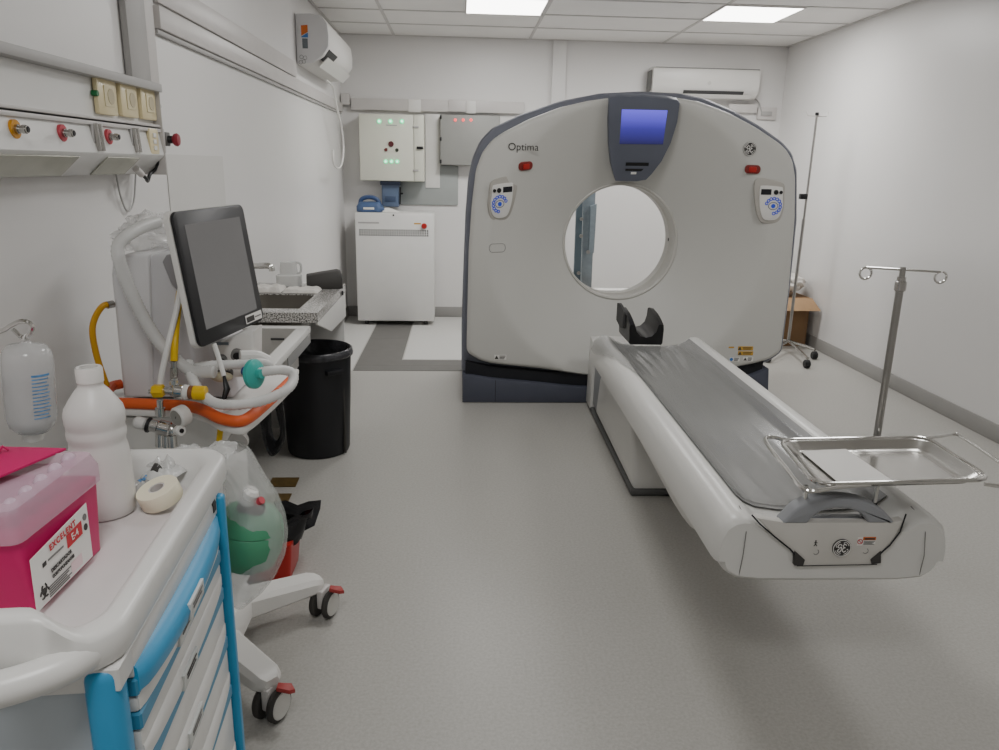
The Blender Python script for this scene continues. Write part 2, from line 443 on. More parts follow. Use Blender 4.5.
# ================================================================== CT GANTRY
YG = 4.80
GC = V((1.07, 0, 1.03)); R0 = .367; RD = .90; DEP = .28
gan = thing('ct_scanner_gantry', 'large white ring-shaped CT scanner gantry with blue display and round bore', 'CT scanner', (1.07, 5.25, 0))
front_px = [(466.5, 353), (467, 330), (467.6, 300), (468.8, 250), (471.8, 205), (476, 170), (482.5, 152), (492.5, 139.5), (505, 131), (530, 118.5), (560, 107), (590, 100), (612, 97), (640, 95.5), (680, 97.5), (700, 101), (730, 112.5), (757, 127), (780, 142.5), (788, 150), (794, 161), (796.5, 178), (796, 220), (790, 290), (784, 335), (782, 352), (770, 360), (755, 364), (735, 368), (700, 374), (640, 380), (585, 376), (540, 369), (510, 366), (492, 364), (480, 361)]
outer_px = [(461.5, 372), (461.5, 330), (463, 280), (465.5, 215), (468, 180), (472.5, 158), (480.5, 140), (492, 128), (520, 114.5), (560, 101), (600, 93.3), (640, 91.3), (680, 93.3), (705, 98.3), (733, 110.3), (760, 126), (783, 142.5), (792, 153), (797.2, 170), (797, 220), (790, 290), (784, 335), (782, 352), (768, 362), (740, 368), (700, 376), (640, 384), (560, 388)]
fpoly = [ony(*p, YG) for p in front_px]
opoly = [ony(*p, YG+.09) for p in outer_px]
def polyrad(poly, a):
    dx, dz = math.cos(a), math.sin(a); best = None
    n = len(poly)
    for i in range(n):
        p, q = poly[i], poly[(i+1) % n]
        ex, ez = q.x-p.x, q.z-p.z
        den = dx*ez-dz*ex
        if abs(den) < 1e-9: continue
        t = ((p.x-GC.x)*ez-(p.z-GC.z)*ex)/den
        s = ((p.x-GC.x)*dz-(p.z-GC.z)*dx)/den
        if t > 0 and -1e-6 <= s <= 1+1e-6: best = t if best is None else max(best, t)
    return best
NA = 360
ANG = [2*math.pi*k/NA for k in range(NA)]
def smooth(a, n=2):
    for _ in range(n): a = [(a[i-1]+2*a[i]+a[(i+1) % len(a)])/4 for i in range(len(a))]
    return a
RF = smooth([polyrad(fpoly, a) for a in ANG], 1); RO = smooth([polyrad(opoly, a) for a in ANG], 1)
def dish(r):
    t = min(1, max(0, (RD-r)/(RD-R0)))
    return DEP*(t if t > .12 else t*t/.24+.06*0) if t > .12 else DEP*t*t/.24+0
def ysurf(x, z):
    r = math.hypot(x-GC.x, z-GC.z)
    t = min(1, max(0, (RD-r)/(RD-R0)))
    k = .07
    g = (t*t/(2*k) if t < k else t-k/2)/(1-k/2)
    return YG + DEP*g
def gp(r, a, dy=0.0):
    x, z = GC.x+r*math.cos(a), GC.z+r*math.sin(a)
    return V((x, ysurf(x, z)+dy, z))
def gsurf(px, py, off=0.0):
    p = ony(px, py, YG)
    for _ in range(6): p = ony(px, py, ysurf(p.x, p.z)-off)
    return p
rows = []
for j in range(26):
    t = j/25
    rows.append([gp(R0+(RF[k]-.03-R0)*t, ANG[k]) for k in range(NA)])
rows.append([gp(RF[k]-.012, ANG[k], .004) for k in range(NA)])
rows.append([gp(RF[k]-.002, ANG[k], .018) for k in range(NA)])
rows.append([V((GC.x+RF[k]*math.cos(ANG[k]), YG+.05, GC.z+RF[k]*math.sin(ANG[k]))) for k in range(NA)])
rows.append([V((GC.x+(RF[k]-.004)*math.cos(ANG[k]), YG+.085, GC.z+(RF[k]-.004)*math.sin(ANG[k]))) for k in range(NA)])
fc = MB().loft(rows, cap=False).build('front_cover', M['gantry'], gan, 50)
def ring(r, y): return [V((GC.x+(r if not isinstance(r, list) else r[k])*math.cos(ANG[k]), y, GC.z+(r if not isinstance(r, list) else r[k])*math.sin(ANG[k]))) for k in range(NA)]
RO2 = [max(RO[k]-.012, .5) for k in range(NA)]; RO3 = [RO[k]-.08 for k in range(NA)]
RI = [RF[k]-.05 for k in range(NA)]
MB().loft([ring(RI, YG+.08), ring(RO2, YG+.08), ring(RO, YG+.095), ring(RO, YG+.22), ring([RO[k]-.03 for k in range(NA)], YG+.6), ring(RO3, YG+.9), ring([RO[k]-.12 for k in range(NA)], YG+.93), ring(.52, YG+.93)], cap=False).build('rear_shell', M['gantry2'], gan, 40)
YT = ysurf(GC.x+R0, GC.z)
MB().loft([ring(R0+.018, YT-.012), ring(R0+.010, YT-.016), ring(R0, YT-.008), ring(R0, YT+.05)], cap=False).build('bore_ring', M['tunnel'], gan, 50)
MB().loft([ring(R0, YT+.045), ring(R0, YT+.12), ring(R0-.004, YT+.125), ring(R0-.004, YT+.14), ring(R0, YT+.145), ring(R0, YT+.24), ring(R0+.05, YT+.32), ring(.53, YG+.935)], cap=False).build('bore_tunnel', M['tunnel'], gan, 50)
MB().cyl(V((GC.x+R0-.006, YT+.14, GC.z+.01)), V((GC.x+R0+.002, YT+.14, GC.z+.01)), .011, n=16).build('laser_window', M['ink'], gan)
# base of the gantry
def basepoly(pxs, Y): return [ony(*p, Y) for p in pxs]
bl = [V((.032, 0, .001)), V((.032, 0, .19)), V((.10, 0, .185)), V((.22, 0, .165)), V((.45, 0, .145)), V((.75, 0, .115)), V((.95, 0, .105)), V((1.2, 0, .105)), V((1.45, 0, .12)), V((1.7, 0, .15)), V((1.95, 0, .20)), V((2.03, 0, .235)), V((2.06, 0, .24)), V((2.08, 0, .001))]
MB().prism([p+V((0, YG-.005, 0)) for p in bl], (0, .85, 0), .012, 2).build('base', M['gbase'], gan)
sp = [V((.05, 0, .17)), V((.05, 0, .27)), V((.2, 0, .24)), V((.6, 0, .2)), V((1.0, 0, .2)), V((1.6, 0, .22)), V((2.0, 0, .28)), V((2.03, 0, .3)), V((2.02, 0, .2)), V((1.6, 0, .12)), V((.6, 0, .11))]
MB().prism([p+V((0, YG+.03, 0)) for p in sp], (0, .4, 0)).build('base_gap', M['dark'], gan)
MB().box(.245, .248, YG-.007, YG-.004, .01, .155).build('base_seam', M['dark'], gan)
# display panel
pn = V((0, -(1.92-1.45), -.19)).normalized()   # faces the room and slightly down
p0 = V((1.07, YG-.045, 1.90))
pdisp = [(609.5, 97.5), (620, 96.5), (645, 96.8), (668, 98.6), (678, 100.5), (680, 103), (677.5, 122), (671, 143), (662, 161), (652, 174), (646, 180), (637, 181.5), (625, 181.5), (615.5, 181), (611, 165), (609, 145), (608.5, 120)]
dp = MB().prism([onpl(*p, p0, pn) for p in pdisp], -pn*.06, .004, 2).build('display_panel', M['gpanel'], gan)
off = p0+pn*.002
sc_ = MB().prism([onpl(*p, off, pn) for p in ((622, 109.5), (667.5, 110.5), (663, 144.5), (619.5, 144))], -pn*.003).build('screen', M['screenblue'], dp)
MB().prism([onpl(*p, off, pn) for p in ((626, 162.5), (649, 162.8), (648.5, 166), (625.5, 165.7))], -pn*.004).build('button_slot', M['black'], dp)
MB().prism([onpl(*p, off, pn) for p in ((625.5, 168.8), (643.5, 169), (641, 171.3), (625.2, 171))], -pn*.004).build('card_slot', M['black'], dp)
MB().prism([onpl(*p, off, pn) for p in ((631, 172), (636.5, 172), (636.2, 174.3), (630.8, 174.3))], -pn*.004).build('indicator', M['white'], dp)
# lettering, emblem
fr, fu = V((1, 0, 0)), V((0, 0, 1))
def surfbasis(px, py):
    c = gsurf(px, py); e = .01
    n = V(((ysurf(c.x+e, c.z)-ysurf(c.x-e, c.z))/(2*e), -1, (ysurf(c.x, c.z+e)-ysurf(c.x, c.z-e))/(2*e))).normalized()
    r = (fr-n*fr.dot(n)).normalized(); u = -(r.cross(n)).normalized() if (r.cross(n)).z < 0 else r.cross(n).normalized()
    return c, r, u, n
c, r_, u_, n_ = surfbasis(523.3, 147.2)
textobj('lettering', 'Optima', .061, c+n_*.003, r_, u_, M['ink'], gan)
c, r_, u_, n_ = surfbasis(749.7, 149)
emblem(c+n_*.001, r_, u_, n_, .042, gan)
# emergency stops
for px, py in ((525.3, 165.8), (752.5, 169.3)):
    c, r_, u_, n_ = surfbasis(px, py)
    b = MB().prism(plane_pts(rrect(.094, .052, .022), c-n_*.004, r_, u_), n_*.014, .003).build('stop_button_surround', mat('stop_surround', (128, 44, 40), .45), gan)
    k = MB().prism(plane_pts(rrect(.046, .034, .010), c+n_*.011, r_, u_), n_*.007, .003).build('stop_button', M['red'], b)
# control pods
def pod(px, py, mirror):
    c, r_, u_, n_ = surfbasis(px, py)
    s = -1 if mirror else 1
    Pq = lambda x, y, d=0: c+r_*(x*s)+u_*y+n_*d
    rim = [(-.085, .05), (-.08, .105), (-.05, .128), (.06, .15), (.1, .145), (.112, .11), (.1, .02), (.075, -.07), (.04, -.118), (-.03, -.124), (-.075, -.10), (-.092, -.02)]
    rr = catmull([V((a, b, 0)) for a, b in rim], 4, True)
    pd = MB().prism([Pq(q.x, q.y, -.012) for q in rr], n_*.016, .004).build('control_pod', mat('pod_recess', (178, 174, 167), .5), gan)
    face = [(-.075, .03), (-.07, .085), (-.05, .10), (.055, .105), (.075, .09), (.07, .0), (.055, -.06), (.03, -.10), (-.03, -.105), (-.065, -.08), (-.08, -.02)]
    ff = catmull([V((a, b, 0)) for a, b in face], 4, True)
    MB().prism([Pq(q.x, q.y, .002) for q in ff], n_*.008, .002).build('pod_face', M['white'], pd)
    if True:
        xs = (-.058, -.026, .03)
        MB().cyl(Pq(xs[0], .066, .009), Pq(xs[0], .066, .016), .0105, n=16).build('knob', M['black'], pd)
        MB().cyl(Pq(xs[1], .066, .009), Pq(xs[1], .066, .016), .0145, n=16).build('knob', M['black'], pd)
        MB().prism([Pq(x, y, .0095) for x, y in ((.003, .05), (.068, .05), (.068, .084), (.003, .084))], n_*.002).build('readout', M['dark'], pd)
    for k in range(11):
        a = R(20+k*24) if not mirror else R(20+k*24)
        bx, by = -.018+.046*math.cos(a), -.018+.046*math.sin(a)
        MB().tube([Pq(bx+.0085*math.cos(2*math.pi*q/12), by+.0085*math.sin(2*math.pi*q/12), .0115) for q in range(12)], .0028, 6, closed=True).build('lit_button', M['blueled'], pd)
    MB().cyl(Pq(-.018, -.018, .009), Pq(-.018, -.018, .014), .013, n=20).build('centre_button', M['blueled'], pd)
    MB().tube([Pq(-.018+.026*math.cos(2*math.pi*q/20)*1.15, -.018+.022*math.sin(2*math.pi*q/20), .0105) for q in range(20)], .0022, 6, closed=True).build('arrow_ring', M['slot'], pd)
pod(501.5, 200.5, False); pod(770, 203, True)
# oval hatch
c, r_, u_, n_ = surfbasis(497.3, 248)
MB().tube([q+n_*.0005 for q in plane_pts(rrect(.118, .052, .024), c, r_, u_)], .0016, 6, closed=True).build('oval_hatch', M['slot'], gan)
# warning stickers
def sticker(px, py, w_, h_, m, parent, name='warning_sticker'):
    c, r_, u_, n_ = surfbasis(px, py)
    o = MB().prism(plane_pts([(-w_/2, -h_/2), (w_/2, -h_/2), (w_/2, h_/2), (-w_/2, h_/2)], c+n_*.001, r_, u_), n_*.0012).build(name, m, parent)
    return o, c+n_*.0026, r_, u_, n_
def tri(c, r_, u_, n_, s, parent, m=None):
    MB().prism([c-r_*s*.55-u_*s*.45, c+r_*s*.55-u_*s*.45, c+u_*s*.5], n_*.0006).build('warning_triangle', m or M['ink'], parent)
def bars(c, r_, u_, n_, w_, rows_, pitch, parent, m=None):
    mb = MB()
    for k in range(rows_):
        q = c-u_*pitch*(k-(rows_-1)/2); ww = w_*(1-.2*((k*37) % 3)/2)
        mb.prism([q-r_*w_/2-u_*pitch*.25, q-r_*w_/2+r_*ww-u_*pitch*.25, q-r_*w_/2+r_*ww+u_*pitch*.25, q-r_*w_/2+u_*pitch*.25], n_*.0006)
    mb.build('print_lines', m or M['ink'], parent)
o, c, r_, u_, n_ = sticker(500.3, 357.3, .078, .032, M['paper'], gan); tri(c-r_*.024, r_, u_, n_, .026, o); bars(c+r_*.014, r_, u_, n_, .04, 3, .009, o)
for px, py, ww, mm in ((745.5, 348.3, .10, 'ywarn'), (745.5, 353.2, .10, 'ywarn')):
    o, c, r_, u_, n_ = sticker(px, py, ww, .026, M[mm], gan); lab(o, 'yellow warning sticker'); tri(c-r_*.038, r_, u_, n_, .022, o); bars(c+r_*.012, r_, u_, n_, .06, 2, .009, o)
o, c, r_, u_, n_ = sticker(731.3, 347.3, .036, .010, M['ywarn'], gan); lab(o, 'small yellow warning sticker')
o, c, r_, u_, n_ = sticker(734.5, 359.3, .068, .028, M['paper'], gan); MB().cyl(c-r_*.022, c-r_*.022+n_*.001, .011, n=16).build('round_symbol', M['bluest'], o); bars(c+r_*.012, r_, u_, n_, .032, 3, .008, o)
o, c, r_, u_, n_ = sticker(748, 359, .066, .028, M['paper'], gan); tri(c-r_*.02, r_, u_, n_, .022, o); bars(c+r_*.012, r_, u_, n_, .03, 3, .008, o)

# ================================================================== PATIENT TABLE
TM = Matrix.Translation((1.07, 5.0, 0)) @ Matrix.Rotation(-.0155, 4, 'Z')
tab = thing('patient_table', 'long white patient table sliding out of the CT scanner, grey end handle', 'table', (1.07, 5.0, 0), -.0155)
def TW(u, y, z): return TM @ V((u, y-5.0, z))
def zb(y):
    K = [(1.8, .411), (2.06, .411), (2.12, .402), (2.25, .352), (2.38, .338), (2.55, .352), (2.7, .367), (3.28, .412), (4.5, .43)]
    for (a, b), (c_, d) in zip(K, K[1:]):
        if y <= c_: return b+(d-b)*(y-a)/(c_-a)
    return K[-1][1]
PROF = [(.0, .548), (.10, .552), (.165, .562), (.20, .578), (.218, .594), (.235, .604), (.258, .606), (.282, .60), (.301, .583), (.312, .555), (.318, .52), (.320, .490), (.319, .472), (.302, .4705), (.298, .455), (.288, .438), (.262, .420), (.2, .412), (.1, .411), (0, .411)]
def section(y, sx=1.0, top=0.0, bot=0.0):
    b = zb(y); pts = []
    full = PROF + [(-u, z) for u, z in PROF[-2:0:-1]]
    for u, z in full:
        if z < .471: z = b+(z-.411)*(.4705-b)/.0595
        zc = .515
        z = zc+(z-zc)*(1-(top if z > zc else bot))
        pts.append(TW(u*sx, y, z))
    return pts
secs = [section(1.828, .975, .16, .16), section(1.835, .988, .08, .08), section(1.852, .997, .02, .03), section(1.88), section(1.95), section(2.06)] + [section(2.06+.05*k) for k in range(1, 12)] + [section(2.7+.14*k) for k in range(0, 11)]
MB().loft(secs).build('cradle_shell', M['table'], tab, 38)
# pad surface lying in the hollow
def ztop(u):
    u = abs(u)
    for (a, b), (c_, d) in zip(PROF, PROF[1:]):
        if a <= u <= c_: return b+(d-b)*(u-a)/(c_-a)
    return .60
MB().grid(lambda s, t: TW(-.222+.444*s, 1.99+2.09*t, ztop(-.222+.444*s)+.004), 24, 30, .002).build('table_pad', M['pad'], tab)
# end cap seams and end panel
for sgn in (-1, 1):
    yv = 1.945
    MB().tube([TW(sgn*.252, yv-.116, .436), TW(sgn*.250, yv-.1235, .50), TW(sgn*.246, yv-.118, .565), TW(sgn*.243, yv-.10, .597), TW(sgn*.243, yv-.04, .607)], .0012, 6).build('end_cap_seam', M['slot'], tab)
ep = [(785, 521), (888, 521), (902, 519), (893, 536), (880, 552), (875, 563), (800, 565.5), (794, 552), (775, 537), (755, 516)]
e3 = [ony(*p, 1.830) for p in ep]
pan = MB().prism([q+V((0, -.010, 0)) for q in e3], (0, .03, 0), .004, 2).build('end_panel', mat('end_panel_grey', (206, 203, 197), .4), tab)
mb = MB()
for line in ([(752, 515), (760, 524), (775, 537), (790, 549), (797, 557)], [(906, 514), (900, 532), (890, 545), (881, 553), (877, 560)]):
    mb.tube([ony(x, y, 1.8185) for x, y in line], .0022, 6)
mb.tube([ony(797, 566, 1.8185), ony(877, 564.5, 1.8185)], .0012, 6)
mb.build('panel_gap', M['dark'], tab)
for line in ([(795, 551), (805, 560), (803, 566), (794.5, 565.5)], [(881, 551.5), (871, 560), (872, 564.5), (881, 563)]):
    MB().prism([ony(x, y, 1.8165) for x, y in line], (0, .02, 0)).build('latch_pocket', M['ink'], tab)
emblem(ony(841.3, 547.5, 1.8195), (1, 0, 0), (0, 0, 1), (0, -1, 0), .0255, pan)
c = ony(815.7, 543, 1.8195)
mb = MB(); mb.ball(c+V((0, 0, .006)), (.0022, .0015, .0022), 10); mb.tube([c+V((0, 0, .004)), c+V((0, 0, -.003))], .0016, 6); mb.tube([c+V((0, 0, -.003)), c+V((-.004, 0, -.009))], .0012, 6); mb.tube([c+V((0, 0, -.003)), c+V((.004, 0, -.009))], .0012, 6); mb.tube([c+V((-.004, 0, .0)), c+V((0, 0, .003)), c+V((.005, 0, .0))], .001, 6)
mb.build('walking_symbol', M['ink'], pan)
for px, py in ((816, 552), (865.5, 551)):
    c = ony(px, py, 1.8195)
    MB().tube([c+V((.0075*math.cos(a), 0, .0075*math.sin(a))) for a in [R(-140+k*20) for k in range(11)]], .0009, 6).build('finger_pocket', M['slot'], pan)
c = ony(862.5, 541.5, 1.8195)
st = MB().prism([c+V((x, 0, z)) for x, z in ((-.014, -.012), (.0, -.012), (.0, .012), (-.014, .012))], (0, .001, 0)).build('prohibition_sticker', M['paper'], pan)
MB().tube([c+V((-.007+.0065*math.cos(2*math.pi*k/20), -.0008, .0065*math.sin(2*math.pi*k/20))) for k in range(20)], .001, 6, closed=True).tube([c+V((-.0115, -.0008, .0045)), c+V((-.0025, -.0008, -.0045))], .0009, 6).build('prohibition_ring', M['labelred'], st)
st = MB().prism([c+V((x, 0, z)) for x, z in ((.001, -.011), (.036, -.011), (.036, .003), (.001, .003))], (0, .001, 0)).build('caution_sticker', M['paper'], pan)
bars(c+V((.0185, -.0005, -.004)), V((1, 0, 0)), V((0, 0, 1)), V((0, -1, 0)), .031, 4, .003, st, M['slot'])
st = MB().prism([c+V((x, -.0002, z)) for x, z in ((.001, .004), (.036, .004), (.036, .013), (.001, .013))], (0, .001, 0)).build('warning_sticker', M['orange'], pan); lab(st, 'orange warning sticker')
bars(c+V((.0185, -.0012, .0085)), V((1, 0, 0)), V((0, 0, 1)), V((0, -1, 0)), .028, 1, .008, st)
# handle
oa = catmull([V((x, y, 0)) for x, y in ((782, 524), (789, 517), (798, 508.5), (812, 502.5), (826, 499.6), (840, 498.8), (854, 499.8), (868, 503), (881, 509), (890, 517), (895, 523.5))], 3)
ia = catmull([V((x, y, 0)) for x, y in ((869, 523.5), (865, 517.5), (858, 512.5), (849, 509.6), (839, 508.6), (829, 509.8), (820, 513), (813, 518), (807, 524.3))], 3)
MB().prism([ony(p.x, p.y, 1.818) for p in oa+ia], (0, .045, .004), .0075, 3).build('end_handle', M['handle'], tab, 60)
MB().box(-.115, .115, -3.155, -3.12, .575, .598, .006, 2, TM).build('handle_mount', M['handle'], tab)
# pedestal
def PB(mb, u0, u1, y0, y1, z0, z1, bev): return mb.box(u0, u1, y0-5, y1-5, z0, z1, bev, 3, TM)
PB(MB(), -.222, .205, 3.31, 4.72, .0015, .036, .010).build('pedestal_foot', mat('foot_dark_grey', (86, 87, 86), .5), tab)
pb = [(3.325, .034), (3.318, .12), (3.40, .26), (3.44, .30), (3.62, .385), (4.2, .385), (4.35, .30), (4.44, .05)]
MB().prism([TW(-.215, y, z) for y, z in pb], TM.to_3x3() @ V((.425, 0, 0)), .022, 3).build('pedestal_cover', M['table'], tab)
MB().prism([TW(-.208, y, z) for y, z in ((4.30, .034), (4.20, .40), (4.74, .44), (4.77, .05))], TM.to_3x3() @ V((.38, 0, 0)), .02, 2).build('pedestal_bellows', M['handle'], tab)
MB().prism([TW(-.225, y, z) for y, z in ((4.60, .02), (4.56, .44), (4.72, .47), (4.77, .02))], TM.to_3x3() @ V((.42, 0, 0)), .01, 2).build('pedestal_collar', M['table'], tab)
PB(MB(), -.13, .13, 2.6, 4.6, .385, .43, .01).build('lift_carriage', M['slot2'], tab)

# film over the table
FP = [(-.0+.0, 0)]
_left = [(-u, z) for u, z in PROF[:12]]           # centre -> left rim -> side
_right = [(u, z) for u, z in PROF[:6]]
def arcpt(pts, d):
    for (a, b), (c_, e) in zip(pts, pts[1:]):
        L = math.hypot(c_-a, e-b)
        if d <= L: k = d/L; return a+(c_-a)*k, b+(e-b)*k, (-(e-b)/L, (c_-a)/L)
        d -= L
    L = math.hypot(c_-a, e-b); return c_, e, (-(e-b)/L, (c_-a)/L)
def film(s, t):
    y = 2.01+2.04*t
    far = sm0((t-.58)/.36)
    dl = .238+.115*far+.012*math.sin(t*21)*sm0((t-.3)/.3)
    dr = .212+.012*far
    d = -dl+(dl+dr)*s
    if d < 0:
        u, z, n = arcpt(_left, -d); n = (-n[0], -n[1])
        nx, nz = n[0], n[1]
        if nz < 0 and u > -.28: nx, nz = -nx, -nz
        if u <= -.28 and nx > 0: nx, nz = -nx, -nz
    else:
        u, z, n = arcpt(_right, d); nx, nz = n
        if nz < 0: nx, nz = -nx, -nz
    wob = .0085+abs(noise.noise(V((d*16, y*2.0, 1.3))))*(.0012+.020*far)+abs(noise.noise(V((d*24+y*1.5, y*1.0, 5.3))))*(.0002+.008*far)
    return TW(u+nx*wob, y, z+nz*wob)
def sm0(x): x = min(1, max(0, x)); return x*x*(3-2*x)
tag(MB().grid(film, 70, 110).build('plastic_sheet', M['film'], None, 60), 'clear shiny plastic sheet spread over the grey pad of the patient table', 'plastic sheet')
# head holder
hh = thing('head_holder', 'black U-shaped head holder at the scanner end of the patient table', 'head holder', TW(0, 4.10, .57), -.0155)
mb = MB()
def hsec(y, k):
    o_, i_ = [], []
    for a in range(-180-0, 1, 10):
        pass
    out = [(-.105, .17*k), (-.108, .09), (-.105, .0), (-.098, -.012), (.098, -.012), (.105, .0), (.108, .09), (.105, .17*k), (.078, .175*k), (.074, .12), (.062, .075), (.035, .045), (0, .036), (-.035, .045), (-.062, .075), (-.074, .12), (-.078, .175*k)]
    return [TW(u*.88-.022, y-.295, .577+z*.82) for u, z in out]
mb.loft([hsec(4.36, .72), hsec(4.42, .86), hsec(4.50, .98), hsec(4.62, 1.06), hsec(4.66, 1.0)])
mb.build('holder_cup', M['black'], hh, 50)
MB().loft([[TW(-.128+a, y, z-.01) for a, z in ((0, z0), (.012, z0), (.012, z1), (0, z1))] for y, z0, z1 in ((4.20, .64, .735), (4.28, .63, .755), (4.34, .64, .76), (4.40, .65, .75))]).build('side_pad', M['slot2'], hh)

# instrument tray on rods + IV pole
ZT = .72
tr = thing('instrument_tray', 'rectangular stainless steel instrument tray on thin rods above the table end', 'tray', ony(841, 500, 1.95))
quad = [onz(781, 440.5, ZT), onz(926, 437.8, ZT), onz(989, 479, ZT), onz(816, 483.5, ZT)]
def roundquad(q, r, n=6, ins=0.0, z=None):
    q = [V(p) for p in q]; cen = sum(q, V())/4; out = []
    for i in range(4):
        p = q[i]; a = (q[i-1]-p).normalized(); b = (q[(i+1) % 4]-p).normalized()
        p = p+(a+b)*ins
        for k in range(n):
            t = k/(n-1)
            A = p+a*r; B = p+b*r
            pt = A*(1-t)**2+p*2*t*(1-t)+B*t*t
            if z is not None: pt.z = z
            out.append(pt)
    return out
rings = [roundquad(quad, .045, 6, .045, ZT-.026), roundquad(quad, .05, 6, .022, ZT-.022), roundquad(quad, .05, 6, .008, ZT-.002), roundquad(quad, .05, 6, -.004, ZT+.002), roundquad(quad, .05, 6, -.008, ZT-.003)]
b = MB(); b.loft(rings, cap=False)
b.prism(roundquad(quad, .045, 6, .043, ZT-.0275), (0, 0, .0015))
b.build('tray_pan', M['steel'], tr, 60)
MB().tube(roundquad(quad, .05, 6, -.005, ZT), .006, 10, closed=True).build('tray_rim', M['chrome'], tr)
MB().tube(catmull([onz(786, 440, ZT), onz(770, 437, ZT), onz(765.5, 440, ZT), onz(772, 451, ZT), onz(786, 468, ZT-.003), onz(798, 484, ZT-.006), onz(806, 490, ZT-.008), onz(818, 490.5, ZT-.008), onz(840, 487, ZT-.006), onz(870, 485, ZT-.006)], 6), .0058, 10).build('side_handle', M['chrome'], tr)
MB().tube(catmull([onz(922, 438.5, ZT), onz(938, 436.5, ZT), onz(953, 434.2, ZT), onz(961, 436.5, ZT), onz(985, 452, ZT), onz(1010, 470, ZT), onz(1020, 480, ZT), onz(1012, 487, ZT), onz(998, 486, ZT), onz(984, 484, ZT)], 6), .0055, 10).build('side_handle', M['chrome'], tr)
for a, bb in (((806, 489), (805.3, 513)), ((877.5, 486), (873.3, 507))):
    top = ony(*a, 1.845); foot = ony(*bb, 1.842)
    rod = MB().cyl(foot, top+(top-foot)*.15, .0058, n=14).build('support_rod', M['chrome'], tr)
    MB().cyl(foot-(top-foot)*.02, foot+(top-foot)*.22, .0088, n=14).build('rod_ferrule', M['black'], rod)
pq = [onz(801, 451.5, ZT-.022), onz(846, 449.5, ZT-.022), onz(892, 481, ZT-.022), onz(838, 482.5, ZT-.022)]
tag(MB().prism(pq, (0, 0, .002)).build('paper_sheet', M['paper']), 'plain white sheet of paper lying on the instrument tray', 'paper')
PX, PY = 1.31, 2.2
base_ = ony(872, 468, PY); topp = ony(903.3, 267, PY)
iv = thing('iv_pole', 'short steel drip pole with two hook rings, fixed behind the instrument tray', 'drip stand', (base_.x, base_.y, .6))
ax = (topp-base_).normalized()
low = V((base_.x, base_.y, .607))
mid = ony(900.2, 287, PY)
MB().cyl(low, mid, .0112, n=20).build('pole', M['brushed'], iv)
MB().cyl(mid-ax*.012, mid+ax*.018, .0165, n=20, bev=.003).cyl(mid+ax*.018, mid+ax*.03, .0125, n=20).build('lock_collar', M['steel'], iv)
MB().cyl(mid+ax*.02, topp, .0085, n=16).build('upper_rod', M['brushed'], iv)
bl_, br_ = ony(866, 267.5, PY), ony(940, 272, PY)
MB().tube([bl_, topp-ax*.008, br_], .0036, 8).build('cross_bar', M['chrome'], iv)
for cpx in ((866, 273.5), (941, 277.5)):
    c = ony(*cpx, PY)
    MB().tube([c+V((.0168*math.cos(a), 0.004*math.sin(a*.5), .0168*math.sin(a))) for a in [R(95+k*15) for k in range(24)]], .0034, 8).build('hook_ring', M['chrome'], iv)
MB().cyl(low-V((0, 0, .0)), low+V((0, 0, .02)), .02, n=20, bev=.004).build('pole_socket', M['black'], iv)

# ================================================================== tall stand behind the gantry, box
ps = thing('iv_stand', 'tall thin steel drip stand on casters in the far right corner beside the scanner', 'drip stand', onz(787, 352, 0))
ft = onz(787, 352, 0); ft.z = .10
def stp(px, py): return ony(px, py, ft.y)
MB().cyl(ft, stp(803.7, 219), .013, n=14).build('pole', M['brushed'], ps)
MB().cyl(stp(803, 226), stp(817, 115), .0095, n=14).build('upper_rod', M['brushed'], ps)
MB().box(-.03, .03, -.025, .025, -.022, .022, .008, 2, Matrix.Translation(stp(803.2, 196.5))).build('clamp', M['black'], ps)
MB().tube([stp(806, 111.5), stp(807.5, 115.5), stp(816.7, 116.2), stp(826.5, 116.5), stp(828.3, 112)], .0045, 8).build('cross_bar', M['trunk'], ps)
MB().box(-.012, .012, -.012, .012, -.012, .012, .004, 2, Matrix.Translation(stp(817, 114))).build('top_cap', M['black'], ps)
for px, py in ((807, 362.5), (814.5, 354), (768, 357), (775, 343)):
    e = onz(px, py, .045)
    h = V((ft.x, ft.y, .10))
    lg = MB().tube([h, h*.35+V((e.x, e.y, .085))*.65, V((e.x, e.y, .08))], .012, 8).build('leg', M['steel'], ps)
    MB().cyl(V((e.x-.022, e.y, .034)), V((e.x+.022, e.y, .034)), .034, n=20, bev=.008).build('caster', M['black'], lg)
bx = thing('cardboard_box', 'open brown cardboard box in the far right corner behind the scanner', 'box', (2.98, 6.72, 0))
MB().box(2.79, 3.10, 6.52, 6.90, .002, .43, .004).build('box_body', M['cardin'], bx)
MB().prism([V((2.78, 6.515, .43)), V((3.11, 6.515, .43)), V((3.135, 6.38, .345)), V((2.75, 6.38, .345))], (0, .004, .004)).build('box_flap', M['card'], bx)
MB().prism([V((3.102, 6.52, .43)), V((3.102, 6.90, .43)), V((3.13, 6.90, .36)), V((3.13, 6.52, .36))], (.003, 0, .003)).build('box_flap', M['card'], bx)
def crumple(c, r, seed, amp=.25, fl=1.0, n=28):
    mb = MB(); b = bmesh.new(); bmesh.ops.create_icosphere(b, subdivisions=4, radius=1)
    for v in b.verts:
        d = v.co.normalized()
        k = 1+amp*noise.noise(d*2.2+V((seed, 0, 0)))+amp*.5*noise.noise(d*5+V((0, seed, 0)))
        v.co = V((c[0]+d.x*r[0]*k, c[1]+d.y*r[1]*k, c[2]+d.z*r[2]*k))
    mb._merge(b); return mb
tag(crumple((2.94, 6.72, .545), (.16, .16, .085), 3.1).build('packing_bag', M['towel']), 'crumpled white bag lying on top of the open cardboard box', 'bag')

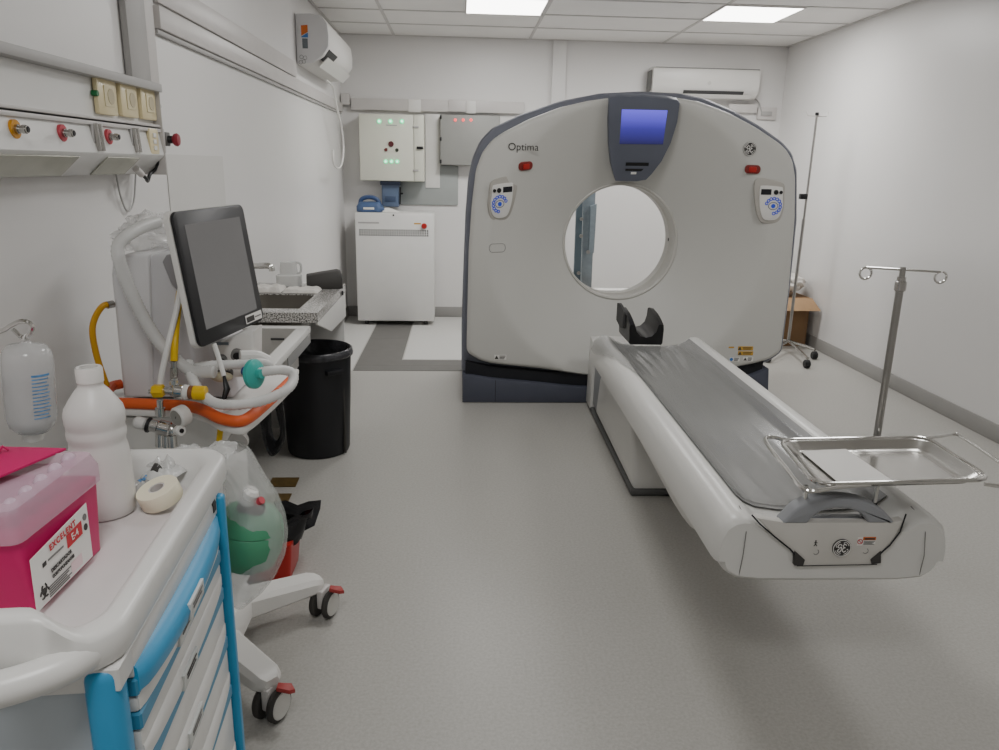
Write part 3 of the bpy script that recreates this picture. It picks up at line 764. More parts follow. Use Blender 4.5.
# uprights seen through the bore
up = thing('metal_rail', 'galvanised steel rail frame standing behind the scanner, seen through the bore', 'metal frame', ony(590, 260, 6.7))
def rail(pl, Y, d=.03): return MB().prism([ony(x, y, Y) for x, y in pl], (0, d, 0))
rail([(584, 168), (597, 163), (591, 296), (581, 296)], 6.75, .05).build('upright', M['galv'], up)
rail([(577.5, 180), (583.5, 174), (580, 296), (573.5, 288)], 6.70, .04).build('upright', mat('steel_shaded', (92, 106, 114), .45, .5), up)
rail([(590.5, 206), (597, 204), (594, 253), (589, 253)], 6.72, .03).build('bracket_plate', M['galv'], up)
for px, py in ((581.5, 219), (581, 236), (588, 252), (578.5, 273)):
    c = ony(px, py, 6.69); MB().cyl(c, c+V((0, -.012, 0)), .016, n=12).build('bolt', M['brushed'], up)
MB().box(*(lambda p: (p.x-.32, p.x+.35, 6.55, 7.0))(ony(588, 330, 6.7)), .001, .03, .004).build('foot_plate', M['galv'], up)
lt = thing('storage_trolley', 'low white topped trolley behind the scanner, glimpsed at the bottom of the bore', 'trolley', ony(610, 300, 6.2))
q = ony(590, 290.5, 6.1); q2 = ony(634, 291, 6.1)
MB().box(q.x+.01, q2.x, 6.105, 6.22, q.z-.03, q.z+.004, .004, 2).build('tabletop', M['white'], lt)
MB().box(q.x+.005, q2.x+.002, 6.10, 6.103, q.z-.034, q.z-.006, .001).build('edge_strip', M['black'], lt)
MB().box(q.x+.03, q2.x-.03, 6.11, 6.21, .002, q.z-.031, .006).build('trolley_body', M['card'], lt)

# ================================================================== AIR CONDITIONERS
acl = thing('air_conditioner', 'white split air conditioner on the left wall seen end-on, sticker on its side', 'air conditioner', (XL, 6.3, 2.3))
y0, y1 = 5.72, 6.95
pr = [(XL+.004, 2.475), (XL+.11, 2.478), (XL+.18, 2.463), (XL+.215, 2.42), (XL+.225, 2.34), (XL+.22, 2.27), (XL+.18, 2.215), (XL+.11, 2.165), (XL+.004, 2.155)]
MB().prism([V((x, y0+.012, z)) for x, z in pr], (0, y1-y0-.012, 0), .01, 3).build('casing', M['white'], acl)
MB().prism([V((x, y0, z)) for x, z in pr], (0, .016, 0), .004, 2).build('side_panel', M['ventgrey'], acl)
MB().prism([V((XL+.215, y0+.07, 2.262)), V((XL+.215, y0+.42, 2.262)), V((XL+.150, y0+.42, 2.196)), V((XL+.150, y0+.07, 2.196))], (.006, 0, -.006)).build('air_outlet', M['slot2'], acl)
MB().prism([V((XL+.205, y0+.06, 2.21)), V((XL+.205, y1-.06, 2.21)), V((XL+.14, y1-.06, 2.15)), V((XL+.14, y0+.06, 2.15))], (.004, 0, -.004)).build('louver', M['white'], acl)
def acs(u0, u1, z0, z1, m, nm):
    return MB().box(XL+u0, XL+u1, y0-.0015, y0+.001, z0, z1).build(nm, m, acl)
lo_ = MB().prism([V((XL+.04, y0-.001, 2.40)), V((XL+.085, y0-.001, 2.405)), V((XL+.085, y0-.001, 2.36)), V((XL+.04, y0-.001, 2.335))], (0, -.0012, 0)).build('sticker', M['orange'], acl); lab(lo_, 'orange half of the sticker')
lo_ = MB().prism([V((XL+.04, y0-.001, 2.33)), V((XL+.085, y0-.001, 2.355)), V((XL+.085, y0-.001, 2.325)), V((XL+.04, y0-.001, 2.325))], (0, -.0012, 0)).build('sticker', M['bluest'], acl); lab(lo_, 'blue half of the sticker')
acs(.045, .082, 2.255, 2.318, M['greyst'], 'rating_label')
for xx, zz in ((.035, 2.20), (.06, 2.195), (.05, 2.17), (.028, 2.165)):
    MB().tube([V((XL+xx+.012*math.cos(2*math.pi*k/14), y0-.001, zz+.012*math.sin(2*math.pi*k/14))) for k in range(14)], .0012, 6, closed=True).build('printed_mark', M['slot'], acl)
cb = catmull([onx(*q_, -1.0) for q_ in ((326, 80), (332.5, 86), (335, 97), (338, 112), (342, 130), (343.5, 148), (342, 163), (338, 168.5), (333.5, 163), (332.5, 150))], 8)
tag(MB().tube(cb, .008, 8).build('power_cable', M['white']), 'white power cable looping down the left wall below the air conditioner', 'cable')
acb = thing('air_conditioner', 'white split air conditioner high on the back wall above the scanner', 'air conditioner', (2.35, YB, 2.3))
pa, pb_ = ony(654, 66, 7.54), ony(761.5, 67.5, 7.54)
x0, x1 = pa.x, pb_.x
pr = [(YB-.004, 2.43), (YB-.16, 2.43), (YB-.20, 2.415), (YB-.21, 2.37), (YB-.205, 2.27), (YB-.18, 2.205), (YB-.12, 2.165), (YB-.004, 2.165)]
MB().prism([V((x0, y, z)) for y, z in pr], (x1-x0, 0, 0), .008, 3).build('casing', M['white'], acb)
MB().box(x0+.02, x1-.012, YB-.2125, YB-.205, 2.418, 2.423).build('panel_seam', M['slot'], acb)
MB().prism([V((x0+.30, YB-.1935, 2.226)), V((x0+.30, YB-.170, 2.190)), V((x1-.14, YB-.170, 2.190)), V((x1-.14, YB-.1935, 2.226))], (0, -.004, 0)).build('air_outlet', M['slot2'], acb)
MB().prism([V((x0+.04, YB-.183, 2.196)), V((x0+.04, YB-.15, 2.165)), V((x1-.06, YB-.15, 2.165)), V((x1-.06, YB-.183, 2.196))], (0, -.004, 0)).build('louver', M['white'], acb)
c = ony(709.5, 83, YB-.213); MB().cyl(c, c+V((0, -.003, 0)), .016, n=16).build('round_badge', M['castergrey'], acb)
MB().prism([V((x0-.004, y, z)) for y, z in ((YB-.01, 2.4), (YB-.17, 2.4), (YB-.17, 2.22), (YB-.01, 2.2))], (-.006, 0, 0)).build('side_grip', M['slot'], acb)
dr = thing('drain_trunking', 'short white pipe cover running below the back wall air conditioner', 'pipe cover', (2.6, YB, 2.1))
a, b_ = ony(729, 107, 7.71), ony(757, 110, 7.71)
MB().box(a.x, b_.x, YB-.05, YB-.003, a.z-.05, a.z+.03, .006).build('cover', M['trunk'], dr)
a = ony(757.5, 97, 7.71); b_ = ony(764, 112, 7.71)
MB().tube(catmull([V((a.x-.03, YB-.04, 2.18)), V((a.x+.02, YB-.03, 2.15)), V((b_.x-.02, YB-.03, b_.z))], 6), .007, 8).build('drain_cable', M['trunkgrey'], dr)
ob = thing('wall_outlet', 'small grey-white power outlet on the back wall right of the scanner top', 'outlet', (2.8, YB, 2.1))
a, b_ = ony(758.5, 107, 7.72), ony(776, 120, 7.72)
MB().box(a.x, b_.x, YB-.03, YB-.003, b_.z, a.z, .006).build('plate', M['trunk'], ob)
MB().box(a.x+.03, b_.x-.05, YB-.045, YB-.031, b_.z+.035, a.z-.04, .004).build('plug', M['trunkgrey'], ob)

# ================================================================== TRUNKING
def trunk_thing(label, boxes, m, name='cable_trunking', bev=.004):
    t = thing(name, label, 'trunking', boxes[0][:1]+boxes[0][2:3]+boxes[0][4:5])
    for bb, nm, mm in [(x[:6], x[6], x[7]) for x in boxes]:
        MB().box(*bb, bev).build(nm, mm, t)
    return t
XT = XL+.028
tz0, tz1 = onx(333, 107.5, XT).z, onx(333, 98, XT).z
trunk_thing('long grey-white cable trunking along the left wall under the air conditioner', [(XL+.003, XT, 3.10, 7.66, tz0, tz1, 'channel', M['trunk']), (XL+.003, XT-.012, 3.10, 7.66, tz0-.02, tz0-.001, 'lower_channel', M['trunkgrey'])], None, bev=.003)
trunk_thing('upper flat cable cover running along the left wall above the long trunking', [(XL+.003, XL+.02, 3.12, 5.60, tz1+.012, tz1+.11, 'channel', M['trunk'])], None)
za, zb_ = ony(344, 97.5, 7.7).z, ony(344, 109.5, 7.7).z
trunk_thing('white cable trunking along the back wall above the electrical panels', [(XL+.10, .62, YB-.055, YB-.003, zb_, za, 'channel', M['trunk']), (-.48, -.36, YB-.060, YB-.056, zb_-.008, za, 'joint_cover', M['white']), (.07, .16, YB-.060, YB-.056, zb_-.008, za, 'joint_cover', M['white']), (-.10, .06, YB-.062, YB-.056, zb_+.005, za+.005, 'joint_cover', M['trunk'])], None)
trunk_thing('vertical white trunking dropping from the ceiling behind the scanner top', [(.88, 1.01, YB-.04, YB-.003, 1.9, ZC-.01, 'channel', M['wall'])], None)
trunk_thing('wide grey vertical duct above the bed head panel', [(XL+.003, XL+.026, 2.80, 2.965, 1.747, 2.64, 'channel', M['trunkgrey']), (XL+.003, XL+.020, 2.967, 3.06, 1.747, 2.64, 'side_cover', M['trunk'])], None)
trunk_thing('grey horizontal duct at the top edge over the bed head panel', [(XL+.003, XL+.05, 1.6, 2.795, 2.035, 2.16, 'channel', M['trunkgrey'])], None)
tag(MB().box(XL+.001, XL+.003, 3.10, 3.83, .95, 1.52).build('wall_protection_panel', mat('wall_panel_beige', (214, 212, 208), .4, var=.01)), 'plain pale beige protective panel on the left wall above the ventilator', 'wall panel')
tag(MB().box(XL+.01, XL+.09, 7.665, 7.745, 2.03, 2.13, .006).build('junction_box', M['trunk']), 'small junction box in the left back corner at the trunking end', 'junction box')

# ================================================================== ELECTRICAL PANELS
el = thing('electrical_panel', 'cream white electrical cabinet with green and red lamps on the back wall', 'electrical cabinet', (-.66, 7.6, 1.34))
YE = 7.52
A, B_, C_, D = ony(358.3, 113.3, YE), ony(413.3, 113.3, YE), ony(424.5, 182, YE), ony(360.5, 180.5, YE)
xa, xb, xc = A.x, B_.x, ony(424, 150, YE).x
z1, z0 = A.z, D.z
MB().box(xa, xc, YE+.02, YB-.004, z0, z1, .006).build('cabinet_body', M['elecwhite'], el)
dr_ = MB().box(xa+.003, xb, YE, YE+.019, z0+.004, z1-.004, .004).build('door', M['elecwhite'], el)
dr2 = MB().box(xb+.004, xc-.003, YE, YE+.019, z0+.004, z1-.004, .004).build('door', M['elecwhite'], el)
def lamp(px, py, rad, m, parent, nm='pilot_lamp', core=True):
    c = ony(px, py, YE); o = MB().cyl(c+V((0, .001, 0)), c+V((0, -.012, 0)), rad, n=16, bev=.003).build(nm, m, parent)
    if core: MB().cyl(c+V((0, -.0125, 0)), c+V((0, -.016, 0)), rad*.55, n=12).build('lamp_lens', M['ledcore'], o)
    return o
for px in (379.2, 390.5, 402): lamp(px, 121.3, .019, M['greenled'], dr_)
for px in (385.8, 391.5, 397.3): lamp(px, 161.5, .018, M['greenled'], dr_)
kn = lamp(391, 144, .026, mat('dark_red_knob', (92, 40, 44), .4), dr_, 'stop_knob', False)
lamp(386, 149.8, .016, mat('dark_red_knob_small', (104, 44, 44), .4), dr_, 'push_button', False)
lamp(397, 150, .016, mat('dark_green_knob', (60, 66, 54), .4), dr_, 'push_button', False)
for py in (127, 170.5):
    c = ony(416, py, YE); MB().box(c.x-.03, c.x+.025, YE-.012, YE-.001, c.z-.008, c.z+.008, .003).build('hinge', M['trunkgrey'], dr2)
c = ony(420, 147.8, YE); MB().box(c.x-.03, c.x+.03, YE-.02, YE-.001, c.z-.012, c.z+.012, .004).build('door_latch', M['black'], dr2)
MB().box(ony(386, 125, YE).x, ony(397, 125, YE).x, YE-.0015, YE+.001, ony(390, 125.7, YE).z, ony(390, 124.8, YE).z).build('name_strip', M['trunkgrey'], dr_)
eg_x = ony(440, 114.3, 7.60).x
bk = ony(425, 113, 7.72); bk2 = ony(441, 188, 7.72)
tag(MB().box(xc+.004, eg_x-.004, YB-.03, YB-.004, ony(441, 188, 7.72).z, 1.97, .003).build('backing_board', M['white']), 'white backing board on the wall between the two electrical cabinets', 'board')
eg = thing('grey_switch_box', 'grey electrical box with three red lamps on the back wall beside the scanner', 'electrical box', (.05, 7.6, 1.5))
YE2 = 7.60
A, D = ony(440, 114.3, YE2), ony(442, 165, YE2); xr = ony(500, 130, YE2).x
MB().box(A.x, xr, YE2+.012, YB-.004, D.z, A.z, .005).build('box_body', M['elecgrey'], eg)
dr_ = MB().box(A.x+.004, xr-.004, YE2, YE2+.011, D.z+.004, A.z-.004, .003).build('door', M['elecgrey'], eg)
for px in (455.3, 463.2, 471):
    c = ony(px, 120, YE2); o = MB().cyl(c, c+V((0, -.012, 0)), .013, n=16, bev=.003).build('pilot_lamp', M['redled'], dr_)
for py in (117, 139, 161.5):
    c = ony(440.6, py, YE2); MB().box(c.x-.008, c.x+.01, YE2-.012, YE2+.02, c.z-.017, c.z+.017, .003).build('hinge', M['black'], dr_)
tag(MB().box(ony(399, 188, 7.72).x, ony(458, 188, 7.72).x, YB-.02, YB-.004, ony(440, 205, 7.72).z, ony(440, 165.5, 7.72).z, .003).build('wall_plate', M['elecgrey2']), 'flat grey metal plate on the back wall below the switch boxes', 'plate')
mt = thing('wall_meter', 'small slate blue wall box with a black rod under the electrical cabinet', 'wall box', (-.64, 7.68, 1.15))
a, b_ = ony(381.5, 183, 7.60), ony(399, 207, 7.60)
MB().box(a.x, b_.x, 7.60, YB-.024, b_.z, a.z+.015, .01, 3).build('meter_case', mat('slate_case', (96, 112, 138), .4), mt)
MB().box(a.x+.03, b_.x-.03, 7.594, 7.601, b_.z+.05, b_.z+.10, .003).build('meter_window', mat('slate_dark', (70, 84, 110), .3), mt)
MB().box(a.x-.012, b_.x+.012, 7.59, YB-.024, a.z-.02, a.z+.02, .004).build('meter_lid', mat('slate_lid', (56, 66, 88), .4), mt)
MB().cyl(ony(400.3, 187, 7.60), ony(400, 204, 7.60), .008, n=10).cyl(ony(400, 193.5, 7.60), ony(402.5, 193.5, 7.58), .009, n=10).build('rod_handle', M['black'], mt)

# ================================================================== WHITE CABINET (UPS)
ux0, ux1 = -.961, -.232; uy0, uy1 = 7.28, 7.70
ups = thing('ups_cabinet', 'white floor standing equipment cabinet on casters with vent slots and red button', 'cabinet', ((ux0+ux1)/2, 7.5, 0))
MB().box(ux0, ux1, uy0+.012, uy1, .045, 1.062, .008).build('cabinet_body', M['whitemetal'], ups)
MB().box(ux0+.004, ux1-.004, uy0, uy0+.011, .046, 1.050, .004).build('front_panel', M['whitemetal'], ups)
gr = MB()
for rr in range(3):
    z = .852+.022*rr
    for k in range(30):
        x = ux0+.04+k*(ux1-ux0-.08)/30
        gr.box(x, x+.012, uy0-.0015, uy0+.001, z, z+.016)
gr.build('vent_slots', M['slot2'], ups)
c = ony(424.2, 226, uy0); MB().cyl(c, c+V((0, -.02, 0)), .026, n=20, bev=.005).build('red_button', M['red'], ups)
MB().box(ony(358, 222, uy0).x, ony(379, 222, uy0).x, uy0-.0015, uy0+.001, ony(360, 223.3, uy0).z, ony(360, 221.8, uy0).z).build('name_strip', M['trunkgrey'], ups)
MB().box(ony(414, 223, uy0).x, ony(421, 223, uy0).x, uy0-.0015, uy0+.001, ony(416, 224.3, uy0).z, ony(416, 223, uy0).z).build('button_label', M['ywarn'], ups)
c = ony(393.4, 215.2, uy0); MB().cyl(c, c+V((0, -.006, 0)), .008, n=12).build('lock', M['black'], ups)
for x in (ux0+.08, ux1-.08):
    for y in (uy0+.06, uy1-.06):
        MB().cyl(V((x-.018, y, .024)), V((x+.018, y, .024)), .023, n=16, bev=.006).cyl(V((x, y, .03)), V((x, y, .046)), .012, n=10).build('caster', M['rubber'], ups)
# blue device
bd = thing('blue_device', 'slate blue handheld device lying on the left of the white cabinet', 'device', (-.83, 7.42, 1.07))
bxy = Matrix.Translation((-.835, 7.43, 1.0635))
MB().loft([[bxy @ V((x*s, y*s, z)) for x, y in rrect(.24, .2, .05)] for z, s in ((0, .92), (.008, 1.0), (.05, 1.0), (.085, .82), (.092, .7))]).build('body', M['bluedev'], bd)
MB().tube(catmull([bxy @ V(p) for p in ((-.09, -.03, .06), (-.07, -.03, .115), (0, -.03, .135), (.07, -.03, .115), (.095, -.03, .06))], 6), .02, 10).build('carry_handle', mat('slate_handle', (56, 78, 120), .4), bd)
MB().box(-.05, .05, -.103, -.098, .025, .045, .002, 2, bxy).build('label_strip', M['paper'], bd)
MB().ball(bxy @ V((.11, -.05, .03)), (.03, .03, .028), 16).build('side_knob', M['bluedev'], bd)
pap = thing('loose_papers', 'small white papers lying on top of the white cabinet', 'papers', (-.6, 7.42, 1.07))
MB().prism([V((-.71, 7.34, 1.0645)), V((-.58, 7.32, 1.0645)), V((-.54, 7.36, 1.0645)), V((-.66, 7.45, 1.10)), V((-.70, 7.42, 1.095))], (0, 0, .004)).build('folded_sheet', M['paper'], pap)
MB().prism([V((-.56, 7.31, 1.0645)), V((-.36, 7.31, 1.0645)), V((-.34, 7.36, 1.0645)), V((-.55, 7.40, 1.0645))], (0, 0, .003)).build('flat_sheet', M['paper'], pap)

# ================================================================== COUNTER + UTILITY SINK
ct = thing('sink_counter', 'speckled granite counter with a dark inset sink against the left wall', 'counter', (-.87, 3.85, 0))
CX0, CX1, CY0, CY1, CZ = XL+.004, -.63, 3.42, 4.30, .85
hx0, hx1, hy0, hy1 = -1.02, -.73, 3.52, 3.92
g = MB().box(CX0, CX1, CY0, hy0, CZ-.045, CZ).box(CX0, CX1, hy1, CY1, CZ-.045, CZ).box(CX0, hx0, hy0, hy1, CZ-.045, CZ).box(hx1, CX1, hy0, hy1, CZ-.045, CZ)
g.build('granite_top', M['granite'], ct)
bs = MB(); cx, cy = (hx0+hx1)/2, (hy0+hy1)/2
bs.loft([[V((cx+x, cy+y, z)) for x, y in rrect((hx1-hx0)*s, (hy1-hy0)*s, .05)] for z, s in ((CZ-.004, 1.0), (CZ-.10, .97), (CZ-.16, .85), (CZ-.165, .7))], cap=False)
bs.prism([V((cx+x, cy+y, CZ-.167)) for x, y in rrect((hx1-hx0)*.72, (hy1-hy0)*.72, .05)], (0, 0, .002))
bs.build('basin', mat('basin_grey', (112, 108, 100), .35, .3), ct)
MB().prism([V((CX1-.012, y, z)) for y, z in ((CY0+.01, CZ-.046), (CY0+.02, CZ-.06), (3.80, CZ-.165), (CY1, CZ-.185), (CY1, CZ-.046))], (.010, 0, 0), .002).build('apron', M['whitelaminate'], ct)
MB().box(CX0, CX1-.013, CY1-.012, CY1-.001, .002, CZ-.046, .002).build('end_support', M['whitelaminate'], ct)
c = ony(343, 296, CY1-.3); MB().cyl(V((CX1-.002, 4.16, CZ-.03)), V((CX1+.008, 4.16, CZ-.03)), .012, n=14).build('edge_knob', M['black'], ct)
fa = thing('wall_faucet', 'chrome wall spout over the granite counter, half hidden by the monitor', 'faucet', (XL, 3.72, 1.0))
zf = onx(268, 267, -.86)
MB().cyl(V((XL+.003, zf.y, zf.z+.005)), V((-.88, zf.y, zf.z+.005)), .013, n=14).tube(catmull([V((-.90, zf.y, zf.z+.005)), V((-.86, zf.y, zf.z+.006)), V((-.845, zf.y, zf.z-.004)), V((-.843, zf.y, zf.z-.018))], 5), .014, 12).build('spout', M['chrome'], fa)
MB().cyl(V((XL+.003, zf.y, zf.z+.005)), V((XL+.02, zf.y, zf.z+.005)), .03, n=20).build('wall_flange', M['chrome'], fa)
jr = thing('plastic_jug', 'translucent white plastic jug standing at the back of the granite counter', 'jug', (-.97, 4.16, CZ))
jm = Matrix.Translation((-.915, 4.19, CZ+.001))
MB().loft([[jm @ V((x*s, y*s, z)) for x, y in rrect(.13, .10, .03)] for z, s in ((0, .9), (.006, 1), (.06, 1.0), (.065, .7), (.13, .62))]).build('jug_body', mat('jug_plastic', (224, 224, 222), .25, alpha=.75), jr)
MB().tube(catmull([jm @ V((.03, 0, .07)), jm @ V((.062, 0, .075)), jm @ V((.064, 0, .12)), jm @ V((.03, 0, .13))], 5), .006, 8).build('jug_handle', mat('jug_handle_plastic', (220, 220, 218), .25, alpha=.8), jr)
for (x0, x1, y0, y1, z, nm) in ((-1.06, -.91, 3.95, 4.10, .028, 'folded white cloth on the granite counter left of the other, behind the sink'), (-.90, -.72, 3.94, 4.07, .022, 'folded white cloth on the granite counter nearer its front edge')):
    def cl_(s, t, x0=x0, x1=x1, y0=y0, y1=y1, z=z):
        e = min(s, 1-s, t, 1-t); k = min(1, e/.12)
        return V((x0+(x1-x0)*s, y0+(y1-y0)*t, CZ+.003+z*math.sqrt(max(0, k))*(.8+.35*noise.noise(V((s*5, t*5, x0*9))))))
    b = MB().grid(cl_, 24, 20); b.box(x0+.004, x1-.004, y0+.004, y1-.004, CZ+.001, CZ+.004)
    tag(b.build('folded_cloth', M['towel'], None, 60), nm, 'cloth', 'cloths on the counter')
sb = thing('charcoal_speaker', 'dark charcoal box with rounded ends on the far end of the granite counter', 'box', (-.74, 4.17, CZ))
sm = Matrix.Translation((-.735, 4.15, CZ+.001)) @ Matrix.Rotation(R(12), 4, 'Z')
MB().loft([[sm @ V((x, y, z)) for y, z in ((-.06, .0), (-.065, .01), (-.062, h-.02), (-.045, h-.002), (.04, h), (.06, h-.02), (.062, .01), (.055, 0))] for x, h in ((-.078, .062), (-.074, .070), (0, .082), (.085, .094), (.102, .088), (.108, .07))]).build('box_shell', M['soap'], sb, 50)
us = thing('utility_sink', 'white framed deep stainless basin between the granite counter and the ventilator', 'sink', (-.88, 3.05, 0))
SX0, SX1, SY0, SY1, SZ = XL+.004, -.664, 2.66, 3.428, .79
f = MB().box(SX0, SX1, SY1-.055, SY1, SZ-.03, SZ, .003).box(SX0, SX1, SY0, SY0+.045, SZ-.03, SZ, .003).box(SX0, SX0+.04, SY0+.045, SY1-.055, SZ-.03, SZ, .003).box(SX1-.05, SX1, SY0+.045, SY1-.055, SZ-.03, SZ, .003)
f.build('sink_frame', M['whitelaminate'], us)
bx0, bx1, by0, by1 = SX0+.04, SX1-.05, SY0+.045, SY1-.055
zb2 = SZ-.17
MB().box(bx0, bx1, by1-.004, by1, zb2, SZ-.002).box(bx0, bx1, by0, by0+.004, zb2, SZ-.002).box(bx0, bx0+.004, by0+.004, by1-.004, zb2, SZ-.002).box(bx1-.004, bx1, by0+.004, by1-.004, zb2, SZ-.002).box(bx0, bx1, by0, by1, zb2-.004, zb2).build('basin', mat('basin_steel', (196, 194, 190), .35, .1), us)
MB().box(-.83, -.77, by1-.007, by1-.0045, SZ-.055, SZ-.045, .001).build('overflow_slot', M['slot2'], us)
MB().box(SX1-.004, SX1-.001, 2.95, SY1-.01, SZ-.075, SZ-.031).build('side_skirt', mat('skirt_grey', (150, 150, 150), .35, .3), us)
for x in (SX0+.02,):
    for y in (SY0+.03, SY1-.04):
        MB().cyl(V((x, y, .002)), V((x, y, SZ-.031)), .014, n=12).build('leg', M['steel'], us)

# ================================================================== BINS, FLOOR PLATES
bn = thing('waste_bin', 'large round black waste bin with a bin liner beside the granite counter', 'bin', (-.745, 3.985, 0))
bm_ = Matrix.Translation((-.748, 3.945, 0)) @ Matrix.Diagonal((1.05, 1.05, 1.0, 1))
MB().lathe([(0, .003), (.150, .003), (.156, .02), (.168, .30), (.176, .545), (.176, .556), (.166, .556), (.158, .30), (.148, .03), (0, .025)], bm_, 48).build('bin_body', M['binblk'], bn)
MB().lathe([(.176, .528), (.186, .532), (.188, .545), (.184, .565), (.176, .570), (.166, .560), (.160, .50), (.15, .42)], bm_, 48).build('bin_liner', mat('bin_liner_grey_black', (58, 58, 62), .2, var=.3, scale=30, bump=.5, bscale=35), bn, 60)
for a in (-50, 130):
    am = bm_ @ Matrix.Rotation(R(a), 4, 'Z')
    MB().box(.165, .195, -.045, .045, .46, .485, .006, 2, am).build('bin_handle', M['binblk'], bn)
MB().box(.156, .170, -.006, .006, .01, .50, .003, 2, bm_ @ Matrix.Rotation(R(-28), 4, 'Z')).build('bin_rib', M['rubber'], bn)
rb = thing('red_bin', 'small red waste bin with a black liner behind the ventilator base', 'bin', (-.76, 2.72, 0))
MB().loft([[V((-.715+x*s, 2.66+y*s, z)) for x, y in rrect(.22, .20, .02)] for z, s in ((.002, .88), (.13, 1.0), (.15, 1.0))]).build('bin_body', M['redbin'], rb)
def linerf(s, t):
    a = 2*math.pi*s
    k = 1+.10*noise.noise(V((math.cos(a)*2.5, math.sin(a)*2.5, t*3)))
    x, y = math.cos(a)*.125*k*(1-.35*t), math.sin(a)*.115*k*(1-.35*t)
    lean = max(0, math.cos(a+.1))**6
    return V((-.715+x+lean*.10*t, 2.66+y, (.130+.075*t+.03*noise.noise(V((math.cos(a)*4, math.sin(a)*4, t*5)))+lean*.05*t)))
MB().grid(linerf, 60, 10, .0008, True).build('bin_liner', M['liner'], rb, 70)
tag(MB().prism([onz(274, 510, .20), onz(276, 525, .18), onz(291, 547, .13), onz(303, 532, .16), onz(315, 526, .175), onz(321, 508, .21), onz(309, 509, .21), onz(298, 513, .20), onz(286, 508, .21)], (-.01, .05, .012), .004).build('liner_fold', M['liner'], rb, 70), None, None)
def fplate(pl, l):
    t = MB().prism([onz(x, y, .001) for x, y in pl], (0, 0, .003)).build('floor_plate', M['brass'])
    tag(t, l, 'floor plate', 'brown floor plates')
fplate([(272.5, 478), (299.5, 478), (295.5, 487), (268, 487)], 'small brown metal floor plate, the one nearer the black bin')
fplate([(266.5, 494), (292, 494), (287.5, 503.5), (262, 504)], 'small brown metal floor plate, the one nearer the hanging clear bag')

# ================================================================== BED HEAD PANEL
bh = thing('bed_head_panel', 'long white medical gas panel with sockets mounted on the left wall', 'bed head panel', (XL, 2.0, 1.6))
BY0, BY1 = .75, 2.76
pr_up = [(XL+.003, 1.716), (XL+.095, 1.716), (XL+.095, 1.612), (XL+.003, 1.612)]
MB().prism([V((x, BY0, z)) for x, z in pr_up], (0, BY1-BY0, 0), .003).build('upper_housing', M['whitemetal'], bh)
MB().box(XL+.003, XL+.128, BY0, BY1+.015, 1.7165, 1.742, .002).build('top_rail', M['trunkgrey'], bh)
MB().box(XL+.003, XL+.118, BY0, BY1, 1.604, 1.6115, .001).box(XL+.003, XL+.118, BY0, BY1, 1.588, 1.5985, .001).build('ledge', M['trunk'], bh)
pr_lo = [(XL+.003, 1.600), (XL+.108, 1.600), (XL+.122, 1.515), (XL+.118, 1.508), (XL+.06, 1.455), (XL+.003, 1.45)]
MB().prism([V((x, BY0, z)) for x, z in pr_lo], (0, BY1-BY0-.004, 0), .002).build('lower_housing', M['whitemetal'], bh)
for ya, yb in ((BY0+.05, 2.16), (2.33, 2.56)):
    MB().prism([V((XL+.116, ya, 1.5045)), V((XL+.116, yb, 1.5045)), V((XL+.062, yb, 1.4555)), V((XL+.062, ya, 1.4555))], (.002, 0, -.0025)).build('lamp_diffuser', mat('diffuser_grey_green', (186, 186, 172), .15, var=.08), bh)
MB().box(XL+.003, XL+.124, BY1-.003, BY1+.001, 1.45, 1.716, .001).build('end_cap', M['trunk'], bh)
XF = XL+.096
def bhp(px, py, X): return onx(px, py, X)
for pxa, pxb, pya, pyb in ((94.5, 116, 81, 112), (118, 136.5, 85, 115), (138.5, 154.5, 89, 118)):
    a = bhp(pxa, (pya+pyb)/2-2, XF); b_ = bhp(pxb, (pya+pyb)/2+1, XF)
    yc, hw = (a.y+b_.y)/2-.018, (b_.y-a.y)/2*.9
    zc = bhp((pxa+pxb)/2, (pya+pyb)/2, XF).z
    hz = hw*1.05; hz = min(hz, .052)
    s_ = MB().prism([V((XF, yc+y, zc+z)) for y, z in rrect(2*hw, 2*hz, .008)], (.014, 0, 0), .004).build('power_socket', M['cream'], bh)
    MB().prism([V((XF+.0142, yc+hw*.12+y, zc+z)) for y, z in rrect(hw*1.0, hz*1.1, .004)], (.002, 0, 0)).build('socket_insert', mat('socket_insert_cream', (216, 204, 166), .4), s_)
    MB().cyl(V((XF+.0163, yc+hw*.25, zc)), V((XF+.0175, yc+hw*.25, zc)), hz*.42, n=18).build('socket_recess', M['creamhole'], s_)
for px, py in ((92, 93), (155.5, 106)):
    c = bhp(px, py, XF); MB().cyl(c, c+V((.016, 0, 0)), .008, n=12).build('earth_stud', M['green'], bh)
XF2 = XL+.116
for px, py, m in ((17, 129.5, 'gold'), (64, 133, 'pinkring'), (110, 136.5, 'pinkring')):
    c = bhp(px, py, XF2); c.z = 1.56; c.y -= .01
    o = MB().cyl(c-V((.01, 0, 0)), c+V((.004, 0, 0)), .021, n=24).build('gas_outlet_ring', M[m], bh)
    lab(o, 'yellow gas outlet ring' if m == 'gold' else 'red gas outlet ring')
    MB().cyl(c+V((.004, 0, 0)), c+V((.010, 0, 0)), .011, n=16).cyl(c+V((.010, 0, 0)), c+V((.030, 0, 0)), .008, n=16).cyl(c+V((.018, 0, 0)), c+V((.026, 0, 0)), .010, n=16).build('gas_coupling', M['steel'], o)
    MB().cyl(c+V((.0302, 0, 0)), c+V((.0315, 0, 0)), .006, n=14).build('coupling_opening', M['black'], o)
